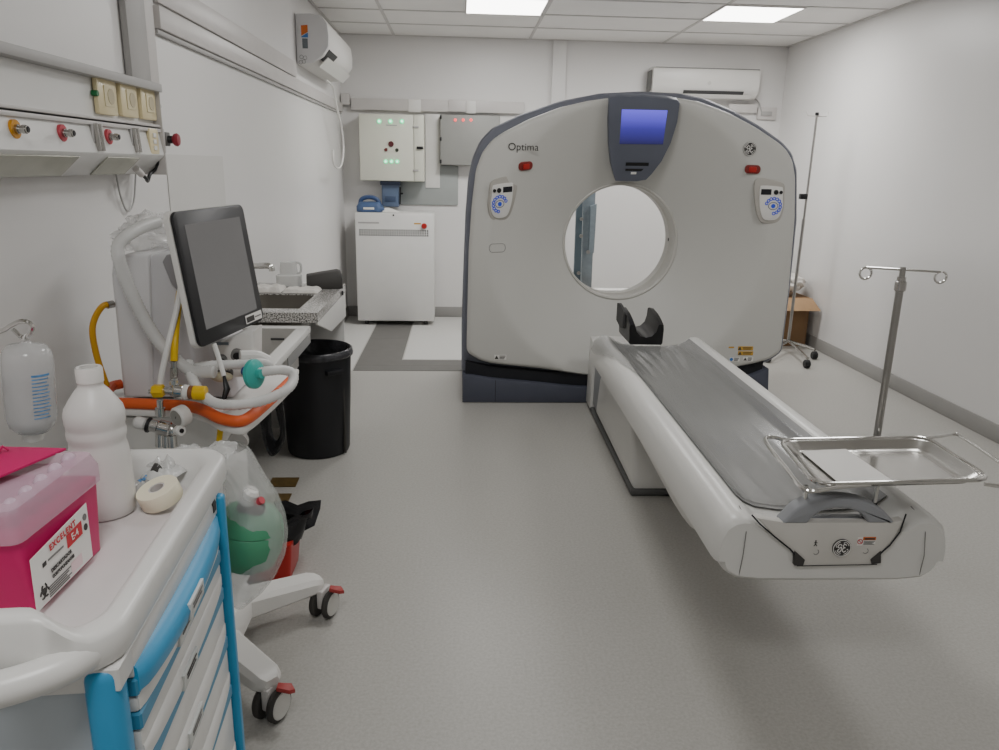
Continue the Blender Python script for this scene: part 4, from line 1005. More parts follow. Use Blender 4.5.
for px in (97.5, 135):
    c = bhp(px, 139, XF2)
    o = MB().box(XF2-.006, XF2+.002, c.y-.03, c.y+.03, 1.522, 1.592, .002).build('rail_bracket', M['trunkgrey'], bh)
    MB().cyl(V((XF2+.006, c.y-.012, 1.52)), V((XF2+.002, c.y-.012, 1.592)), .008, n=10).cyl(V((XF2+.006, c.y+.012, 1.52)), V((XF2+.002, c.y+.012, 1.592)), .008, n=10).build('bracket_tubes', M['steel'], o)
c = bhp(152.5, 139, XF2)
o = MB().prism([V((XF2-.004, c.y+y, 1.556+z)) for y, z in rrect(.075, .082, .01)], (.01, 0, 0), .003).build('light_switch', M['cream'], bh)
for dz in (-.02, .0, .02): MB().box(XF2+.006, XF2+.009, c.y-.012, c.y+.012, 1.556+dz-.007, 1.556+dz+.007, .001).build('switch_key', M['paper'], o)
o = MB().box(XL+.055, XL+.125, BY1+.002, BY1+.01, 1.52, 1.60, .002).build('button_plate', M['trunk'], bh)
MB().box(XL+.10, XL+.128, BY1+.010, BY1+.05, 1.545, 1.59, .003).build('button_box', M['slot'], o)
eb = MB().cyl(V((XL+.125, BY1+.03, 1.567)), V((XL+.142, BY1+.034, 1.566)), .013, n=16).build('button_neck', M['black'], o)
MB().lathe([(0, 0), (.013, .0), (.02, .006), (.022, .014), (.018, .02), (0, .022)], Matrix.Translation((XL+.142, BY1+.034, 1.566)) @ Matrix.Rotation(R(90), 4, 'Y'), 24).build('call_button', mat('call_button_red', (150, 34, 52), .35), o)
MB().tube(catmull([V((XL+.10, BY1-.01, 1.50)), V((XL+.09, BY1+.0, 1.472)), V((XL+.075, BY1-.02, 1.452)), V((XL+.08, BY1-.06, 1.43)), V((XL+.09, BY1-.10, 1.44)), V((XL+.085, BY1-.13, 1.458))], 6), .006, 8).build('lead', M['black'], bh)
MB().cyl(V((XL+.085, BY1-.16, 1.47)), V((XL+.085, BY1-.12, 1.452)), .011, n=12).build('lead_plug', M['trunk'], bh)
MB().tube(catmull([V((XL+.012, BY1-.14, 1.455)), V((XL+.011, BY1-.12, 1.38)), V((XL+.011, BY1-.08, 1.33)), V((XL+.011, BY1-.02, 1.36)), V((XL+.011, BY1+.02, 1.45))], 6), .003, 6).build('thin_lead', M['trunkgrey'], bh)

# ================================================================== VENTILATOR
ve = thing('ventilator', 'grey and white hospital ventilator on wheels with a large black framed screen', 'ventilator', (-.75, 2.15, 0))
YV = 2.12
def pv(px, py, Y=YV): return ony(px, py, Y)
body = [(123, 398), (116, 330), (110.5, 275), (111.5, 263), (117, 257), (126, 254), (149, 254.5), (153, 398)]
MB().prism([pv(*p) for p in body], (0, .32, 0), .012, 3).build('gas_cabinet', M['ventgrey'], ve)
body2 = [(150.5, 398), (147, 256), (160, 254), (178, 255), (190, 290), (215, 352), (232, 398)]
MB().prism([pv(x, y, YV+.012) for x, y in body2], (0, .30, 0), .012, 3).build('front_housing', mat('ventilator_mid_grey', (206, 205, 207), .5), ve)
body3 = [(162, 262), (166, 255), (180, 256), (192, 292), (184, 300), (170, 282)]
MB().prism([pv(x, y, YV+.002) for x, y in body3], (0, .03, 0), .004, 2).build('dark_recess', M['ventgrey2'], ve)
# tray with orange rail
ZO = .85
rail_px = [(88, 403), (120, 403), (160, 404.5), (190, 406.5), (205, 411), (218, 417.5), (232, 421), (243, 420.5), (254, 414), (268, 402), (281, 390), (291, 380)]
rp_ = catmull([onz(x, y, ZO) for x, y in rail_px], 5)
rp_ = [V((p.x, p.y, ZO)) for p in rp_]
MB().tube(rp_, .0155, 12, flat=1.0).build('orange_rail', M['orangerail'], ve)
tp = [V((p.x+.003, p.y-.006, ZO-.036)) for p in rp_]
back = [V((-.53, 2.50, ZO-.036)), V((-.98, 2.50, ZO-.036)), V((-1.05, 2.40, ZO-.036))]
MB().prism(tp+back, (0, 0, .022), .006, 2).build('work_tray', M['white'], ve)
MB().tube(catmull([onz(104, 399, ZO+.03), onz(111, 387, ZO+.03), onz(121, 384, ZO+.03)], 4), .014, 10).build('rear_rail_end', mat('orange_red_rubber', (196, 78, 44), .5), ve)
# housing under tray
MB().loft([[V((x*sx-.84, y*sx+2.29, z)) for x, y in rrect(.34, .32, .06)] for z, sx in ((.17, .9), (.22, .86), (.62, .9), (.72, 1.02), (.797, 1.2))]).build('lower_housing', M['white'], ve)
MB().cyl(V((-.62, 2.085, .735)), V((-.618, 2.06, .735)), .028, n=20).build('hose_port', M['trunk'], ve)
# screen
s_y = 1.95/1.9
def scrp(q): return CAM + (V(q)-CAM)*s_y
UL, UR, LR, LL = [scrp(q) for q in ((-.691, 1.9, 1.382), (-.621, 2.265, 1.385), (-.574, 2.281, 1.051), (-.644, 1.916, 1.048))]
exx = (UR-UL+LR-LL).normalized(); ezz = (UL-LL+UR-LR); ezz = (ezz-exx*ezz.dot(exx)).normalized(); enn = exx.cross(ezz); enn = -enn if enn.x < 0 else enn
cen = (UL+UR+LR+LL)/4 + exx*.004 - ezz*.004; SW = ((UR-UL).length+(LR-LL).length)/2; SH = ((UL-LL).length+(UR-LR).length)/2
def SP(x, y, d=0): return cen+exx*x+ezz*y+enn*d
sc_t = MB().prism([SP(x, y, -.0005) for x, y in rrect(SW, SH, .022)], enn*-.010, .003).build('screen_bezel', M['bezel'], ve)
MB().prism([SP(x, y, .0003) for x, y in ((-SW*.385, -SH*.385), (SW*.405, -SH*.385), (SW*.405, SH*.40), (-SW*.385, SH*.40))], enn*-.0012).build('screen', M['glass'], sc_t)
MB().loft([[SP(x, y, d) for x, y in rrect(SW*k, SH*k, .024)] for d, k in ((-.0106, 1.012), (-.013, 1.016), (-.026, 1.012), (-.036, .93))]).build('screen_casing', M['white'], ve)
st = MB().prism([SP(x, y, .0012) for x, y in ((SW*.19, -SH*.475), (SW*.46, -SH*.475), (SW*.46, -SH*.405), (SW*.19, -SH*.405))], enn*-.0012).build('asset_label', M['paper'], sc_t)
MB().prism([SP(x, y, .0020) for x, y in ((SW*.20, -SH*.465), (SW*.325, -SH*.465), (SW*.325, -SH*.42), (SW*.20, -SH*.42))], enn*-.0007).build('label_print', M['ink'], st)
MB().prism([SP(x, y, .0020) for x, y in ((SW*.34, -SH*.447), (SW*.44, -SH*.447), (SW*.44, -SH*.437), (SW*.34, -SH*.437))], enn*-.0007).build('label_print', M['slot'], st)
MB().cyl(SP(0, -.02, -.036), SP(-.0, -.06, -.14), .035, n=20).build('screen_arm', M['trunkgrey'], ve)
# module under the screen with connectors
ym = 2.14
MB().prism([pv(200, 378, ym), pv(203, 352, ym), pv(243, 333, ym), pv(254, 331, ym), pv(254, 378, ym)], (0, .10, 0), .01, 3).build('breathing_module', M['white'], ve)
for px, py, rr in ((237, 354, .017), (222, 359, .014), (228, 372, .014), (214, 370, .016)):
    c = pv(px, py, ym); o = MB().cyl(c+V((0, .004, 0)), c+V((.006, -.024, 0)), rr, n=16, bev=.003).build('breathing_port', M['slot'], ve)
    MB().cyl(c+V((.006, -.0242, 0)), c+V((.0062, -.026, 0)), rr*.6, n=14).build('port_opening', M['black'], o)
c = pv(216, 343.5, ym-.002); MB().box(c.x, c.x+.035, ym-.004, ym-.001, c.z-.004, c.z+.004, .001).build('name_plate', M['greyst'], ve)
a = pv(222, 377, 2.06); MB().ball(a, (.03, .02, .014), 14).build('connector_block', mat('tan_connector', (196, 186, 160), .5), ve)
# hoses
def hose(pxs, r, m, name, sub=8, corr=0.0, n=10):
    pts = catmull([ony(*p) for p in pxs], sub)
    if corr:
        L = 0; out = [pts[0]]
        fine = []
        for p, q in zip(pts, pts[1:]):
            k = max(1, int((q-p).length/.0035))
            fine += [p+(q-p)*(i/k) for i in range(k)]
        fine.append(pts[-1])
        rr = [r*(1+(corr if i % 2 else -corr)) for i in range(len(fine))]
        return MB().tube(fine, rr, n).build(name, m, ve, 180)
    return MB().tube(pts, r, n).build(name, m, ve)
h = hose([(158, 222, 2.2), (140, 228, 2.13), (122, 240, 2.06), (118, 254, 2.04), (128, 285, 2.03), (146, 322, 2.03), (166, 350, 2.02), (190, 370, 2.01), (215, 372, 2.0)], .0165, M['clear'], 'breathing_hose', corr=.05, n=14); lab(h, 'wide translucent breathing hose')
h = hose([(188, 362, 2.03), (193, 380, 1.99), (202, 394, 1.96), (215, 403, 1.94), (232, 405, 1.93), (252, 403, 1.95), (270, 398, 1.98), (286, 390, 2.02), (293, 381, 2.06), (292, 373, 2.08), (282, 370, 2.07), (268, 371, 2.04), (258, 373, 2.03)], .0135, mat('white_corrugated_hose', (230, 230, 228), .35, alpha=.85), 'breathing_hose', corr=.07, n=14); lab(h, 'white corrugated breathing hose looping to the teal filter')
h = hose([(190, 370, 2.04), (205, 366, 2.04), (225, 365, 2.06), (248, 364, 2.08), (262, 363, 2.1), (270, 366, 2.12)], .0135, mat('white_corrugated_hose', (226, 226, 224), .35, alpha=.85), 'breathing_hose', corr=.07, n=14)
h = hose([(240, 356, 2.1), (256, 356, 2.12), (268, 361, 2.14)], .016, M['whose'], 'hose_elbow')
c = ony(254, 374, 2.03)
fm = Matrix.Translation(c) @ Matrix.Rotation(R(-22), 4, 'Z') @ Matrix.Rotation(R(84), 4, 'Y')
o = MB().lathe([(0, -.022), (.013, -.022), (.014, -.013), (.034, -.011), (.0405, -.005), (.0405, .005), (.034, .011), (.014, .014), (.013, .026), (0, .026)], fm, 28).build('breathing_filter', M['teal'], ve); lab(o, 'round teal breathing filter')
MB().cyl(ony(244, 371, 2.045), ony(250, 372, 2.035), .0125, n=14).build('filter_port', M['navy'], o)
h = hose([(113, 304, 2.12), (103, 306, 2.10), (95, 318, 2.09), (92.5, 333, 2.08), (97, 357, 2.08), (104, 378, 2.08), (110, 396, 2.10), (113, 410, 2.12)], .0085, M['yhose'], 'gas_hose'); lab(h, 'mustard yellow gas hose')
MB().cyl(ony(107, 305.2, 2.105), ony(113, 304, 2.12), .0105, n=12).build('hose_ferrule', M['steel'], h)
h = hose([(180, 292, 2.1), (177, 315, 2.05), (175, 340, 2.0), (174, 361, 1.985)], .0095, M['yellow'], 'gas_hose'); lab(h, 'yellow gas hose')
MB().cyl(ony(174, 361, 1.985), ony(174, 371, 1.985), .0075, n=12).cyl(ony(174, 368, 1.985), ony(174, 379, 1.985), .010, n=6).build('hose_ferrule', M['steel'], h)
h = hose([(181, 286, 2.08), (176, 312, 2.03), (168, 345, 1.98), (162, 372, 1.965), (160, 386, 1.96)], .0075, M['whose'], 'gas_hose'); lab(h, 'white gas hose')
h = hose([(214, 344, 2.03), (218, 356, 2.02), (224, 376, 2.0)], .0065, M['whose'], 'sensor_cable')
MB().tube([ony(224, 376, 2.0), ony(227, 389, 1.98), ony(223, 402, 1.97)], [.004, .009, .005], 10).build('sensor_plug', M['black'], h)
h = hose([(221, 426, 2.0), (220, 433, 2.0), (219, 441, 2.0)], .008, M['yellow'], 'gas_hose')
# base and casters
hub = V((-.80, 2.13, 0))
MB().loft([[V((x*s+hub.x, y*s+hub.y, z)) for x, y in rrect(.30, .36, .09)] for z, s in ((.085, .9), (.10, 1.0), (.15, 1.0), (.18, .9))]).build('base', M['white'], ve)
def caster(c, az, parent, label=None):
    d = V((math.cos(az), math.sin(az), 0)); t = V((-d.y, d.x, 0))
    for sgn, nm in ((-1, 'inner'), (1, 'outer')):
        a = c+d*sgn*.013; b = c+d*sgn*.034
        w_ = MB().cyl(a, b, .049, n=32, bev=.006).build('caster_wheel', M['rubber'], parent)
        MB().cyl(b-d*sgn*.002, b+d*sgn*.003, .039, n=28, bev=.002).build('wheel_disc', M['castergrey'], w_)
    f = MB().box(-.012, .012, -.030, .030, -.01, .058, .006, 2, Matrix.Translation(c) @ Matrix.Rotation(az, 4, 'Z')).build('caster_fork', M['trunk'], parent)
    return f
def leg(start, end, wh, az, brk):
    s, e = V(start), V(end)
    mid = s*.55+e*.45
    d = (e-s).normalized(); n = V((-d.y, d.x, 0))
    rings = []
    for p, w_, h0, h1 in ((s, .062, .085, .172), (mid, .050, .085, .158), (e*.93+s*.07, .044, .092, .146), (e, .038, .098, .138), (e+d*.014, .024, .106, .130)):
        q = V((p.x, p.y, 0))
        rings.append([q+n*a+V((0, 0, z)) for a, z in ((-w_, h0+.01), (-w_, h1-.014), (-w_*.7, h1), (w_*.7, h1), (w_, h1-.014), (w_, h0+.01), (w_*.8, h0), (-w_*.8, h0))])
    l = MB().loft(rings).build('base_leg', M['white'], ve)
    caster(V(wh), az, l)
    b = V(wh)+V((math.cos(az)*.04, math.sin(az)*.04, .055))
    MB().prism([b+V(p) for p in ((-.014, -.012, 0), (.022, -.016, -.006), (.034, 0, -.014), (.022, .016, -.006), (-.014, .012, 0))], (0, 0, .014), .003).build('brake_pedal', M['brake'], l)
leg((-.78, 2.17, 0), (-.475, 2.365, 0), (-.452, 2.345, .0495), R(-20), 1)
leg((-.77, 2.08, 0), (-.515, 1.845, 0), (-.512, 1.842, .0495), R(-24), 1)
leg((-.84, 2.17, 0), (-1.0, 2.42, 0), (-1.0, 2.40, .0495), R(60), 0)
leg((-.84, 2.08, 0), (-1.0, 1.86, 0), (-1.0, 1.87, .0495), R(-60), 0)
# plastic bag on top of ventilator
tag(crumple(tuple(ony(153, 234, 2.30)), (.085, .10, .055), 5.7, .4).build('clear_bag', M['clearbag'], None, 70), 'crumpled clear plastic bag on top of the ventilator behind its screen', 'plastic bag')
# black cable coil hanging beneath the tray
cc = thing('cable_coil', 'coil of black cables hanging below the ventilator tray beside the black bin', 'cable', ony(272, 420, 2.42))
for k in range(7):
    pts = [ony(270-.5*k, 383, 2.40+.006*k), ony(261+k*1.4, 408, 2.40+.006*k), ony(264+k*1.1, 436-k*.8, 2.41+.005*k), ony(272+k*.7, 455-k*2.2, 2.42+.004*k), ony(283-k*.2, 440-k*1.0, 2.43), ony(283-k*.8, 415, 2.43), ony(277-k*.8, 384, 2.42)]
    MB().tube(catmull(pts, 6), .0055, 7).build('cable_loop', M['liner'], cc)
# regulators
rg = thing('gas_regulator', 'chrome oxygen regulator with yellow knobs hanging at the orange rail', 'regulator', ony(175, 390, 1.97))
YR = 1.95
def rq(px, py, dy=0): return ony(px, py, YR+dy)
ax = (rq(200, 392)-rq(160, 391)).normalized()
MB().cyl(rq(164, 390.5), rq(172, 391), .010, n=16).cyl(rq(171, 391), rq(176, 391), .014, n=16).cyl(rq(175, 391), rq(184, 392), .0205, n=24, bev=.002).build('regulator_body', M['chrome'], rg)
MB().cyl(rq(183.5, 392), rq(189, 392.3), .0195, n=24, bev=.002).build('white_collar', M['white'], rg)
MB().cyl(rq(189, 392.3), rq(194, 392.6), .0180, n=24, bev=.002).build('copper_ring', mat('brown_ring', (140, 92, 62), .35, .3), rg)
MB().cyl(rq(193, 392.6), rq(206.5, 393.4), .0195, n=12, bev=.003).build('yellow_knob', M['yellow'], rg)
MB().cyl(rq(152.5, 391, -.005), rq(164, 390.8, -.005), .0175, n=6, bev=.003).build('yellow_nut', M['yellow'], rg)
MB().cyl(rq(149, 391.6, -.006), rq(153, 391.4, -.006), .006, n=12).build('inlet_tip', M['chrome'], rg)
MB().cyl(rq(174.5, 378), rq(175.5, 388), .0085, n=14).cyl(rq(174, 380), rq(174.3, 384), .012, n=12).build('upper_stem', M['chrome'], rg)
rg2 = thing('flow_meter', 'chrome flow meter with a white pressure gauge hanging below the yellow knobbed regulator', 'flow meter', ony(165, 425, 1.95))
YR = 1.945
MB().cyl(rq(160, 400), rq(160.5, 413), .0085, n=14).cyl(rq(160, 408), rq(160.5, 416), .0125, n=14).build('stem', M['chrome'], rg2)
MB().cyl(rq(158, 427), rq(171, 430), .0205, n=24, bev=.003).cyl(rq(150, 425), rq(159, 427), .016, n=24).ball(rq(172, 430), .017, 20).build('meter_body', M['chrome'], rg2)
MB().cyl(rq(147, 424.5), rq(150.5, 425.4), .0205, n=24, bev=.002).build('black_ring', M['black'], rg2)
MB().cyl(rq(134, 421.5), rq(147, 424.5), .0165, n=20, bev=.006).build('white_knob', M['hdpe'], rg2)
gd = V((-.55, -.80, -.12)).normalized()
gc = rq(181, 416, -.01)
MB().lathe([(0, 0), (.026, 0), (.0275, .003), (.0275, .026), (.024, .030), (0, .030)], Matrix.Translation(gc-gd*.015) @ gd.to_track_quat('Z', 'Y').to_matrix().to_4x4(), 28).build('gauge_case', M['white'], rg2)
gf = MB().cyl(gc+gd*.0152, gc+gd*.0165, .021, n=24).build('gauge_dial', mat('gauge_dial_grey', (150, 148, 142), .3), rg2)
MB().tube([gc+gd*.0172, gc+gd*.0172+V((.006, -.002, .012))], .0012, 6).build('gauge_needle', M['black'], gf)
MB().cyl(rq(172, 430), rq(179.5, 430.5, -.02), .008, n=14).cyl(rq(178, 430.5, -.02), rq(181.5, 430.8, -.03), .014, n=18, bev=.002).build('outlet_nozzle', M['white'], rg2)
MB().cyl(rq(181.3, 430.8, -.0295), rq(182, 430.9, -.0315), .006, n=14).build('nozzle_opening', M['black'], rg2)
MB().cyl(rq(160, 432), rq(160, 446), .012, n=14).cyl(rq(166, 433), rq(166, 447), .010, n=14).cyl(rq(172, 435), rq(173, 447), .012, n=14).build('lower_fittings', M['chrome'], rg2)

# ================================================================== CRASH CART
cu = V((-.068, 1, 0)).normalized(); cv = V((-cu.y, cu.x, 0)); cp = V((-.388, .80, 0))
CM = Matrix.Identity(4)
for i in range(3): CM[i][0] = cu[i]; CM[i][1] = cv[i]; CM[i][2] = (0, 0, 1)[i]; CM[i][3] = cp[i]
def CW(u, v, z): return CM @ V((u, v, z))
def cpx(px, py, v=0.0): # point of a pixel on the cart's front plane
    p = onpl(px, py, CW(0, v, 0), cv); q = CM.inverted() @ p; return q
cart = thing('medical_cart', 'white and blue medical drawer cart with a raised rim tray top', 'cart', cp, math.atan2(cu.y, cu.x))
CL, CWD = .50, .56
MB().box(.02, CL-.01, .045, CWD-.03, .16, .885, .006, 2, CM).build('cart_body', M['cartcase'], cart)
for (u0, u1, v0, v1, bev) in ((.0, .044, .014, .056, .016), (CL-.004, CL+.020, .000, .05, .008), (-.006, .046, CWD-.045, CWD, .016), (CL-.014, CL+.012, CWD-.04, CWD, .008)):
    MB().box(u0, u1, v0, v1, .13, .9163, bev, 4, CM).build('corner_post', M['cartblue'], cart)
MB().box(.047, CL-.015, CWD-.03, CWD-.01, .16, .88, .004, 2, CM).build('back_panel', M['cartw'], cart)
MB().box(.0, CL, .0, CWD, .10, .15, .015, 3, CM).build('cart_base', M['cartw'], cart)
for u in (.05, CL-.05):
    for v in (.06, CWD-.06):
        c = CW(u, v, .045)
        l = MB().cyl(c+V((-.016, 0, 0)), c+V((.016, 0, 0)), .0435, n=28, bev=.006).build('cart_caster', M['rubber'], cart)
        MB().cyl(c+V((0, 0, .03)), c+V((0, 0, .054)), .014, n=12).build('caster_stem', M['trunkgrey'], l)
# drawers (top, bottom)
DR = [(.905, .862), (.852, .806), (.794, .728), (.715, .625), (.612, .512), (.50, .36), (.345, .165)]
tops = [.914, .842, .792, .716, .614, .508, .350]
bots = [.850, .800, .724, .622, .516, .358, .165]
DM = CM @ Matrix.Translation((0, .021, 0))
def DW(u, v, z): return DM @ V((u, v, z))
for i, (zt, zb_) in enumerate(zip(tops, bots)):
    d = MB().box(.048, CL-.016, -.010, .034, zb_+.021, zt, .004, 2, DM).build('drawer', M['cartw'], cart)
    MB().box(.047, CL-.015, -.0125, .034, zb_-.006, zb_+.020, .003, 1, DM).build('drawer_strip', M['cartstrip'], d)
    hm = M['cartblue'] if i == 0 else M['cartw']
    zc = zt-.044 if i == 0 else zb_+.036
    hgt = .019 if i == 0 else .012
    secs_ = []
    N = 22
    for k in range(N+1):
        t = k/N; u = .050+(CL-.068)*t
        b_ = math.sin(math.pi*t)**.55 if 0 < t < 1 else 0
        out = .004+.020*b_ if i == 0 else .001+.007*b_
        sag = -.010*b_
        secs_.append([DW(u, -.008, zc+hgt+sag*.3), DW(u, -.010-out*.7, zc+hgt*.75+sag*.5), DW(u, -.010-out, zc+sag), DW(u, -.010-out*.75, zc-hgt+sag), DW(u, -.008, zc-hgt*.8+sag)])
    h = MB().loft(secs_).build('drawer_handle', hm, d, 60)
    if i == 0: lab(h, 'blue curved drawer handle')
    if i < 6:
        lw = .075
        u0 = .20 if i else .215
        zc2 = zc-.012
        cdt = MB().prism([DW(u0, -.0335 if i == 0 else -.0195, zc2-.013), DW(u0+lw, -.0335 if i == 0 else -.0195, zc2-.013), DW(u0+lw, -.0345 if i == 0 else -.0205, zc2+.013), DW(u0, -.0345 if i == 0 else -.0205, zc2+.013)], CM.to_3x3() @ V((0, .012, 0)), .001).build('label_holder', M['labelclear'], d)
        bars(DW(u0+lw/2, -.0348 if i == 0 else -.0208, zc2+.004), cu, V((0, 0, 1)), -cv, lw*.7, 2, .006, cdt, M['ink'] if i == 2 else M['slot'])
# logo sticker on the top fascia
q = cpx(214.5, 506, .010)
MB().prism([CW(q.x-.008, +.0095, q.z-.010), CW(q.x+.008, +.0095, q.z-.010), CW(q.x+.010, +.0095, q.z+.004), CW(q.x+.002, +.0095, q.z+.013), CW(q.x-.009, +.0095, q.z+.008)], CM.to_3x3() @ V((0, .003, 0))).build('logo_sticker', M['ink'], cart)
# top tray with rim
TU0, TU1, TV0, TV1 = -.014, .622, .008, .62
tcx, tcy = (TU0+TU1)/2, (TV0+TV1)/2
tw, th = TU1-TU0, TV1-TV0
base2 = rrect(tw, th, .06, 9)
# denser outline
def dens(poly, step=.03):
    out = []
    for i, p in enumerate(poly):
        q = poly[(i+1) % len(poly)]; L = math.hypot(q[0]-p[0], q[1]-p[1]); k = max(1, int(L/step))
        out += [(p[0]+(q[0]-p[0])*j/k, p[1]+(q[1]-p[1])*j/k) for j in range(k)]
    return out
o2 = dens(base2, .012)
def sm(x): x = min(1, max(0, x)); return x*x*(3-2*x)
def rimtop(u, v):
    z = .965
    near = 1-sm((u-TU0)/.05)
    hump = sm((v-.03)/.055)*sm((.60-v)/.055)
    far = 1-sm((TU1-u)/.05)
    return z+.036*near*hump+.002*far
def tring(ins, zf):
    out = []
    for x, y in o2:
        L = math.hypot(x, y)
        kx, ky = 1-2*ins/tw, 1-2*ins/th
        u, v = tcx+x*kx, tcy+y*ky
        uu, vv = tcx+x, tcy+y
        z = zf(uu, vv) if callable(zf) else zf
        out.append(CW(u, v, z))
    return out
MB().loft([tring(.010, .917), tring(.002, .920), tring(0, .930), tring(.0, lambda u, v: rimtop(u, v)-.008), tring(.005, lambda u, v: rimtop(u, v)-.001), tring(.012, rimtop), tring(.024, rimtop), tring(.032, lambda u, v: rimtop(u, v)-.004), tring(.038, lambda u, v: rimtop(u, v)-.012), tring(.048, .924), tring(.054, .919), tring(.064, .918)], cap=True).build('tray_top', M['cartw'], cart, 50)
MB().prism(tring(.060, .9172), (0, 0, .0012)).build('tray_floor', M['cartin'], cart)
MB().box(.006, CL+.005, .012, CWD, .884, .9165, .002, 1, CM).build('tray_support', M['cartw'], cart)
# near grip bar
gpts = catmull([CW(.040, .040, .937), CW(.012, .046, .937), CW(-.018, .070, .935), CW(-.045, .13, .932), CW(-.056, .22, .932), CW(-.058, .32, .932), CW(-.054, .44, .932), CW(-.035, .54, .932), CW(.02, .60, .934)], 6)
MB().tube(gpts, .0215, 16, flat=.95).build('push_grip', M['cartw'], cart, 60)

# things on the cart ------------------------------------------------
ZT2 = .9195
shb = thing('sharps_container', 'magenta sharps container with a pink lid and white printed label on the cart tray', 'sharps container', (-.66, 1.04, ZT2))
KS = (1.5-ZT2)/(1.5-.902)
def ksc(x, y, z): return CAM+(V((x, y, z))-CAM)*KS
fa_, fb_ = ksc(-.568, .954, .902), ksc(-.564, 1.136, .902)
fa1, fb1 = ksc(-.582, .950, 1.000), ksc(-.558, 1.140, 1.022)
bxv = V((-.185, .004, 0))
bot = [fa_, fb_, fb_+bxv, fa_+bxv]; top = [fa1+V((0, 0, .008)), fb1+V((0, 0, 0)), fb1+V((-.20, .004, 0)), fa1+V((-.20, 0, .008))]
def rq4(q, r, n=5): return roundquad(q, r, n)
mbx = MB().loft([rq4(bot, .012), rq4([b_*.5+t_*.5 for b_, t_ in zip(bot, top)], .012), rq4(top, .012)])
mbx.build('container_body', M['magenta'], shb)
cen4 = sum(top, V())/4
def grow(q, k, dz): return [V((cen4.x+(p.x-cen4.x)*k, cen4.y+(p.y-cen4.y)*k, p.z+dz)) for p in q]
MB().loft([rq4(grow(top, 1.005, -.006), .014), rq4(grow(top, 1.05, -.004), .016), rq4(grow(top, 1.05, .020), .016), rq4(grow(top, .98, .040), .016), rq4(grow(top, .80, .043), .016), rq4(grow(top, .76, .026), .016)], cap=False).build('lid', M['pinkclear'], shb)
lid2 = grow(top, .77, .024)
MB().prism(rq4(lid2, .015), (0, 0, .004)).build('lid_insert', M['pinkclear'], shb)
for k in range(5):
    p = fa1.lerp(fb1, .16+.17*k)
    MB().ball((p.x-.022, p.y, p.z+.040), (.010, .012, .012), 12).build('lid_rib', mat('pink_rib', (214, 186, 204), .35, alpha=.8), shb)
# raised magenta flap and dark opening
fl = [CW(.225, .235, 1.052), CW(.335, .235, 1.062), CW(.335, .42, 1.066), CW(.225, .42, 1.056)]
MB().prism([ksc(-.660, 1.040, 1.054), ksc(-.600, 1.136, 1.066), ksc(-.80, 1.146, 1.068), ksc(-.80, 1.05, 1.056)], (0, 0, .004), .001).build('lid_flap', M['magenta'], shb)
MB().cyl(ksc(-.705, 1.01, 1.050), ksc(-.705, 1.01, 1.0555), .042, n=24).build('drop_opening', M['magdark'], shb)
for dx in (0, .012): MB().tube([ksc(-.700+dx, 1.115, 1.071), ksc(-.696+dx, 1.12, 1.079), ksc(-.690+dx, 1.123, 1.072)], .002, 6).build('flap_catch', M['magenta'], shb)
# label on the +x face
fu_ = (fb_-fa_).normalized(); fvv = ((fa1+fb1)/2-(fa_+fb_)/2).normalized(); fn = fu_.cross(fvv).normalized(); fn = fn if fn.x > 0 else -fn
lq = [onpl(x, y, (fa_+fb1)/2+fn*.0035, fn) for x, y in ((36.7, 613), (92.4, 556), (85.6, 502.7), (29.5, 560.5))]
lb = MB().prism(lq, fn*.0008).build('printed_label', M['paper'], shb)
lo0, lo1, hi1, hi0 = [q+fn*.0012 for q in lq]
def LP(s, t): return (lo0*(1-s)+lo1*s)*(1-t)+(hi0*(1-s)+hi1*s)*t
lu = (lo1-lo0).normalized(); lv = (hi0-lo0).normalized()
def ltxt(nm, s, size, a, b, m): return textobj(nm, s, size, LP(a, b)+fn*.0009, LP(a+.01, b)-LP(a, b), LP(a, b+.01)-LP(a, b), m, lb, 'CENTER', .0002)
HL = (hi0-lo0).length; WL = (lo1-lo0).length
ltxt('lettering', 'EXCELENT', HL*.165, .52, .875, M['labelred'])
rb_ = MB().prism([LP(.58, .56), LP(.86, .56), LP(.86, .80), LP(.58, .80)], fn*.0005).build('size_box', M['labelred'], lb)
ltxt('lettering', 'E-4', HL*.20, .72, .68, M['paper'])
ltxt('lettering', 'DESCARTADOR', HL*.10, .45, .47, M['ink'])
ltxt('lettering', 'CORTOPUNZANTES', HL*.083, .47, .35, M['ink'])
MB().prism([LP(.16, .66), LP(.22, .66), LP(.22, .74), LP(.16, .74)], fn*.0004).build('print_square', M['ink'], lb)
bars(LP(.38, .69), lu, lv, fn, WL*.26, 1, HL*.07, lb, M['slot'])
bars(LP(.40, .14), lu, lv, fn, WL*.38, 5, HL*.045, lb, M['slot'])
MB().prism([LP(.60, .06), LP(.80, .06), LP(.80, .26), LP(.60, .26)], fn*.0003).build('pink_block', M['labelpink'], lb)
for tt in (.80, .62): MB().cyl(LP(.93, tt), LP(.93, tt)+fn*.0006, HL*.07, n=16).build('round_mark', M['slot'] if tt > .7 else M['ink'], lb)
# biohazard sign
cb_ = LP(.14, .24)
mb = MB()
for k in range(3):
    a = R(90+120*k); pc = cb_+lu*math.cos(a)*HL*.07+lv*math.sin(a)*HL*.07
    mb.tube([pc+lu*HL*.075*math.cos(a+R(35+q*29))+lv*HL*.075*math.sin(a+R(35+q*29)) for q in range(11)], HL*.018, 6)
mb.tube([cb_+lu*HL*.06*math.cos(q*.5236)+lv*HL*.06*math.sin(q*.5236) for q in range(12)], HL*.012, 6, closed=True)
mb.build('hazard_symbol', M['ink'], lb)
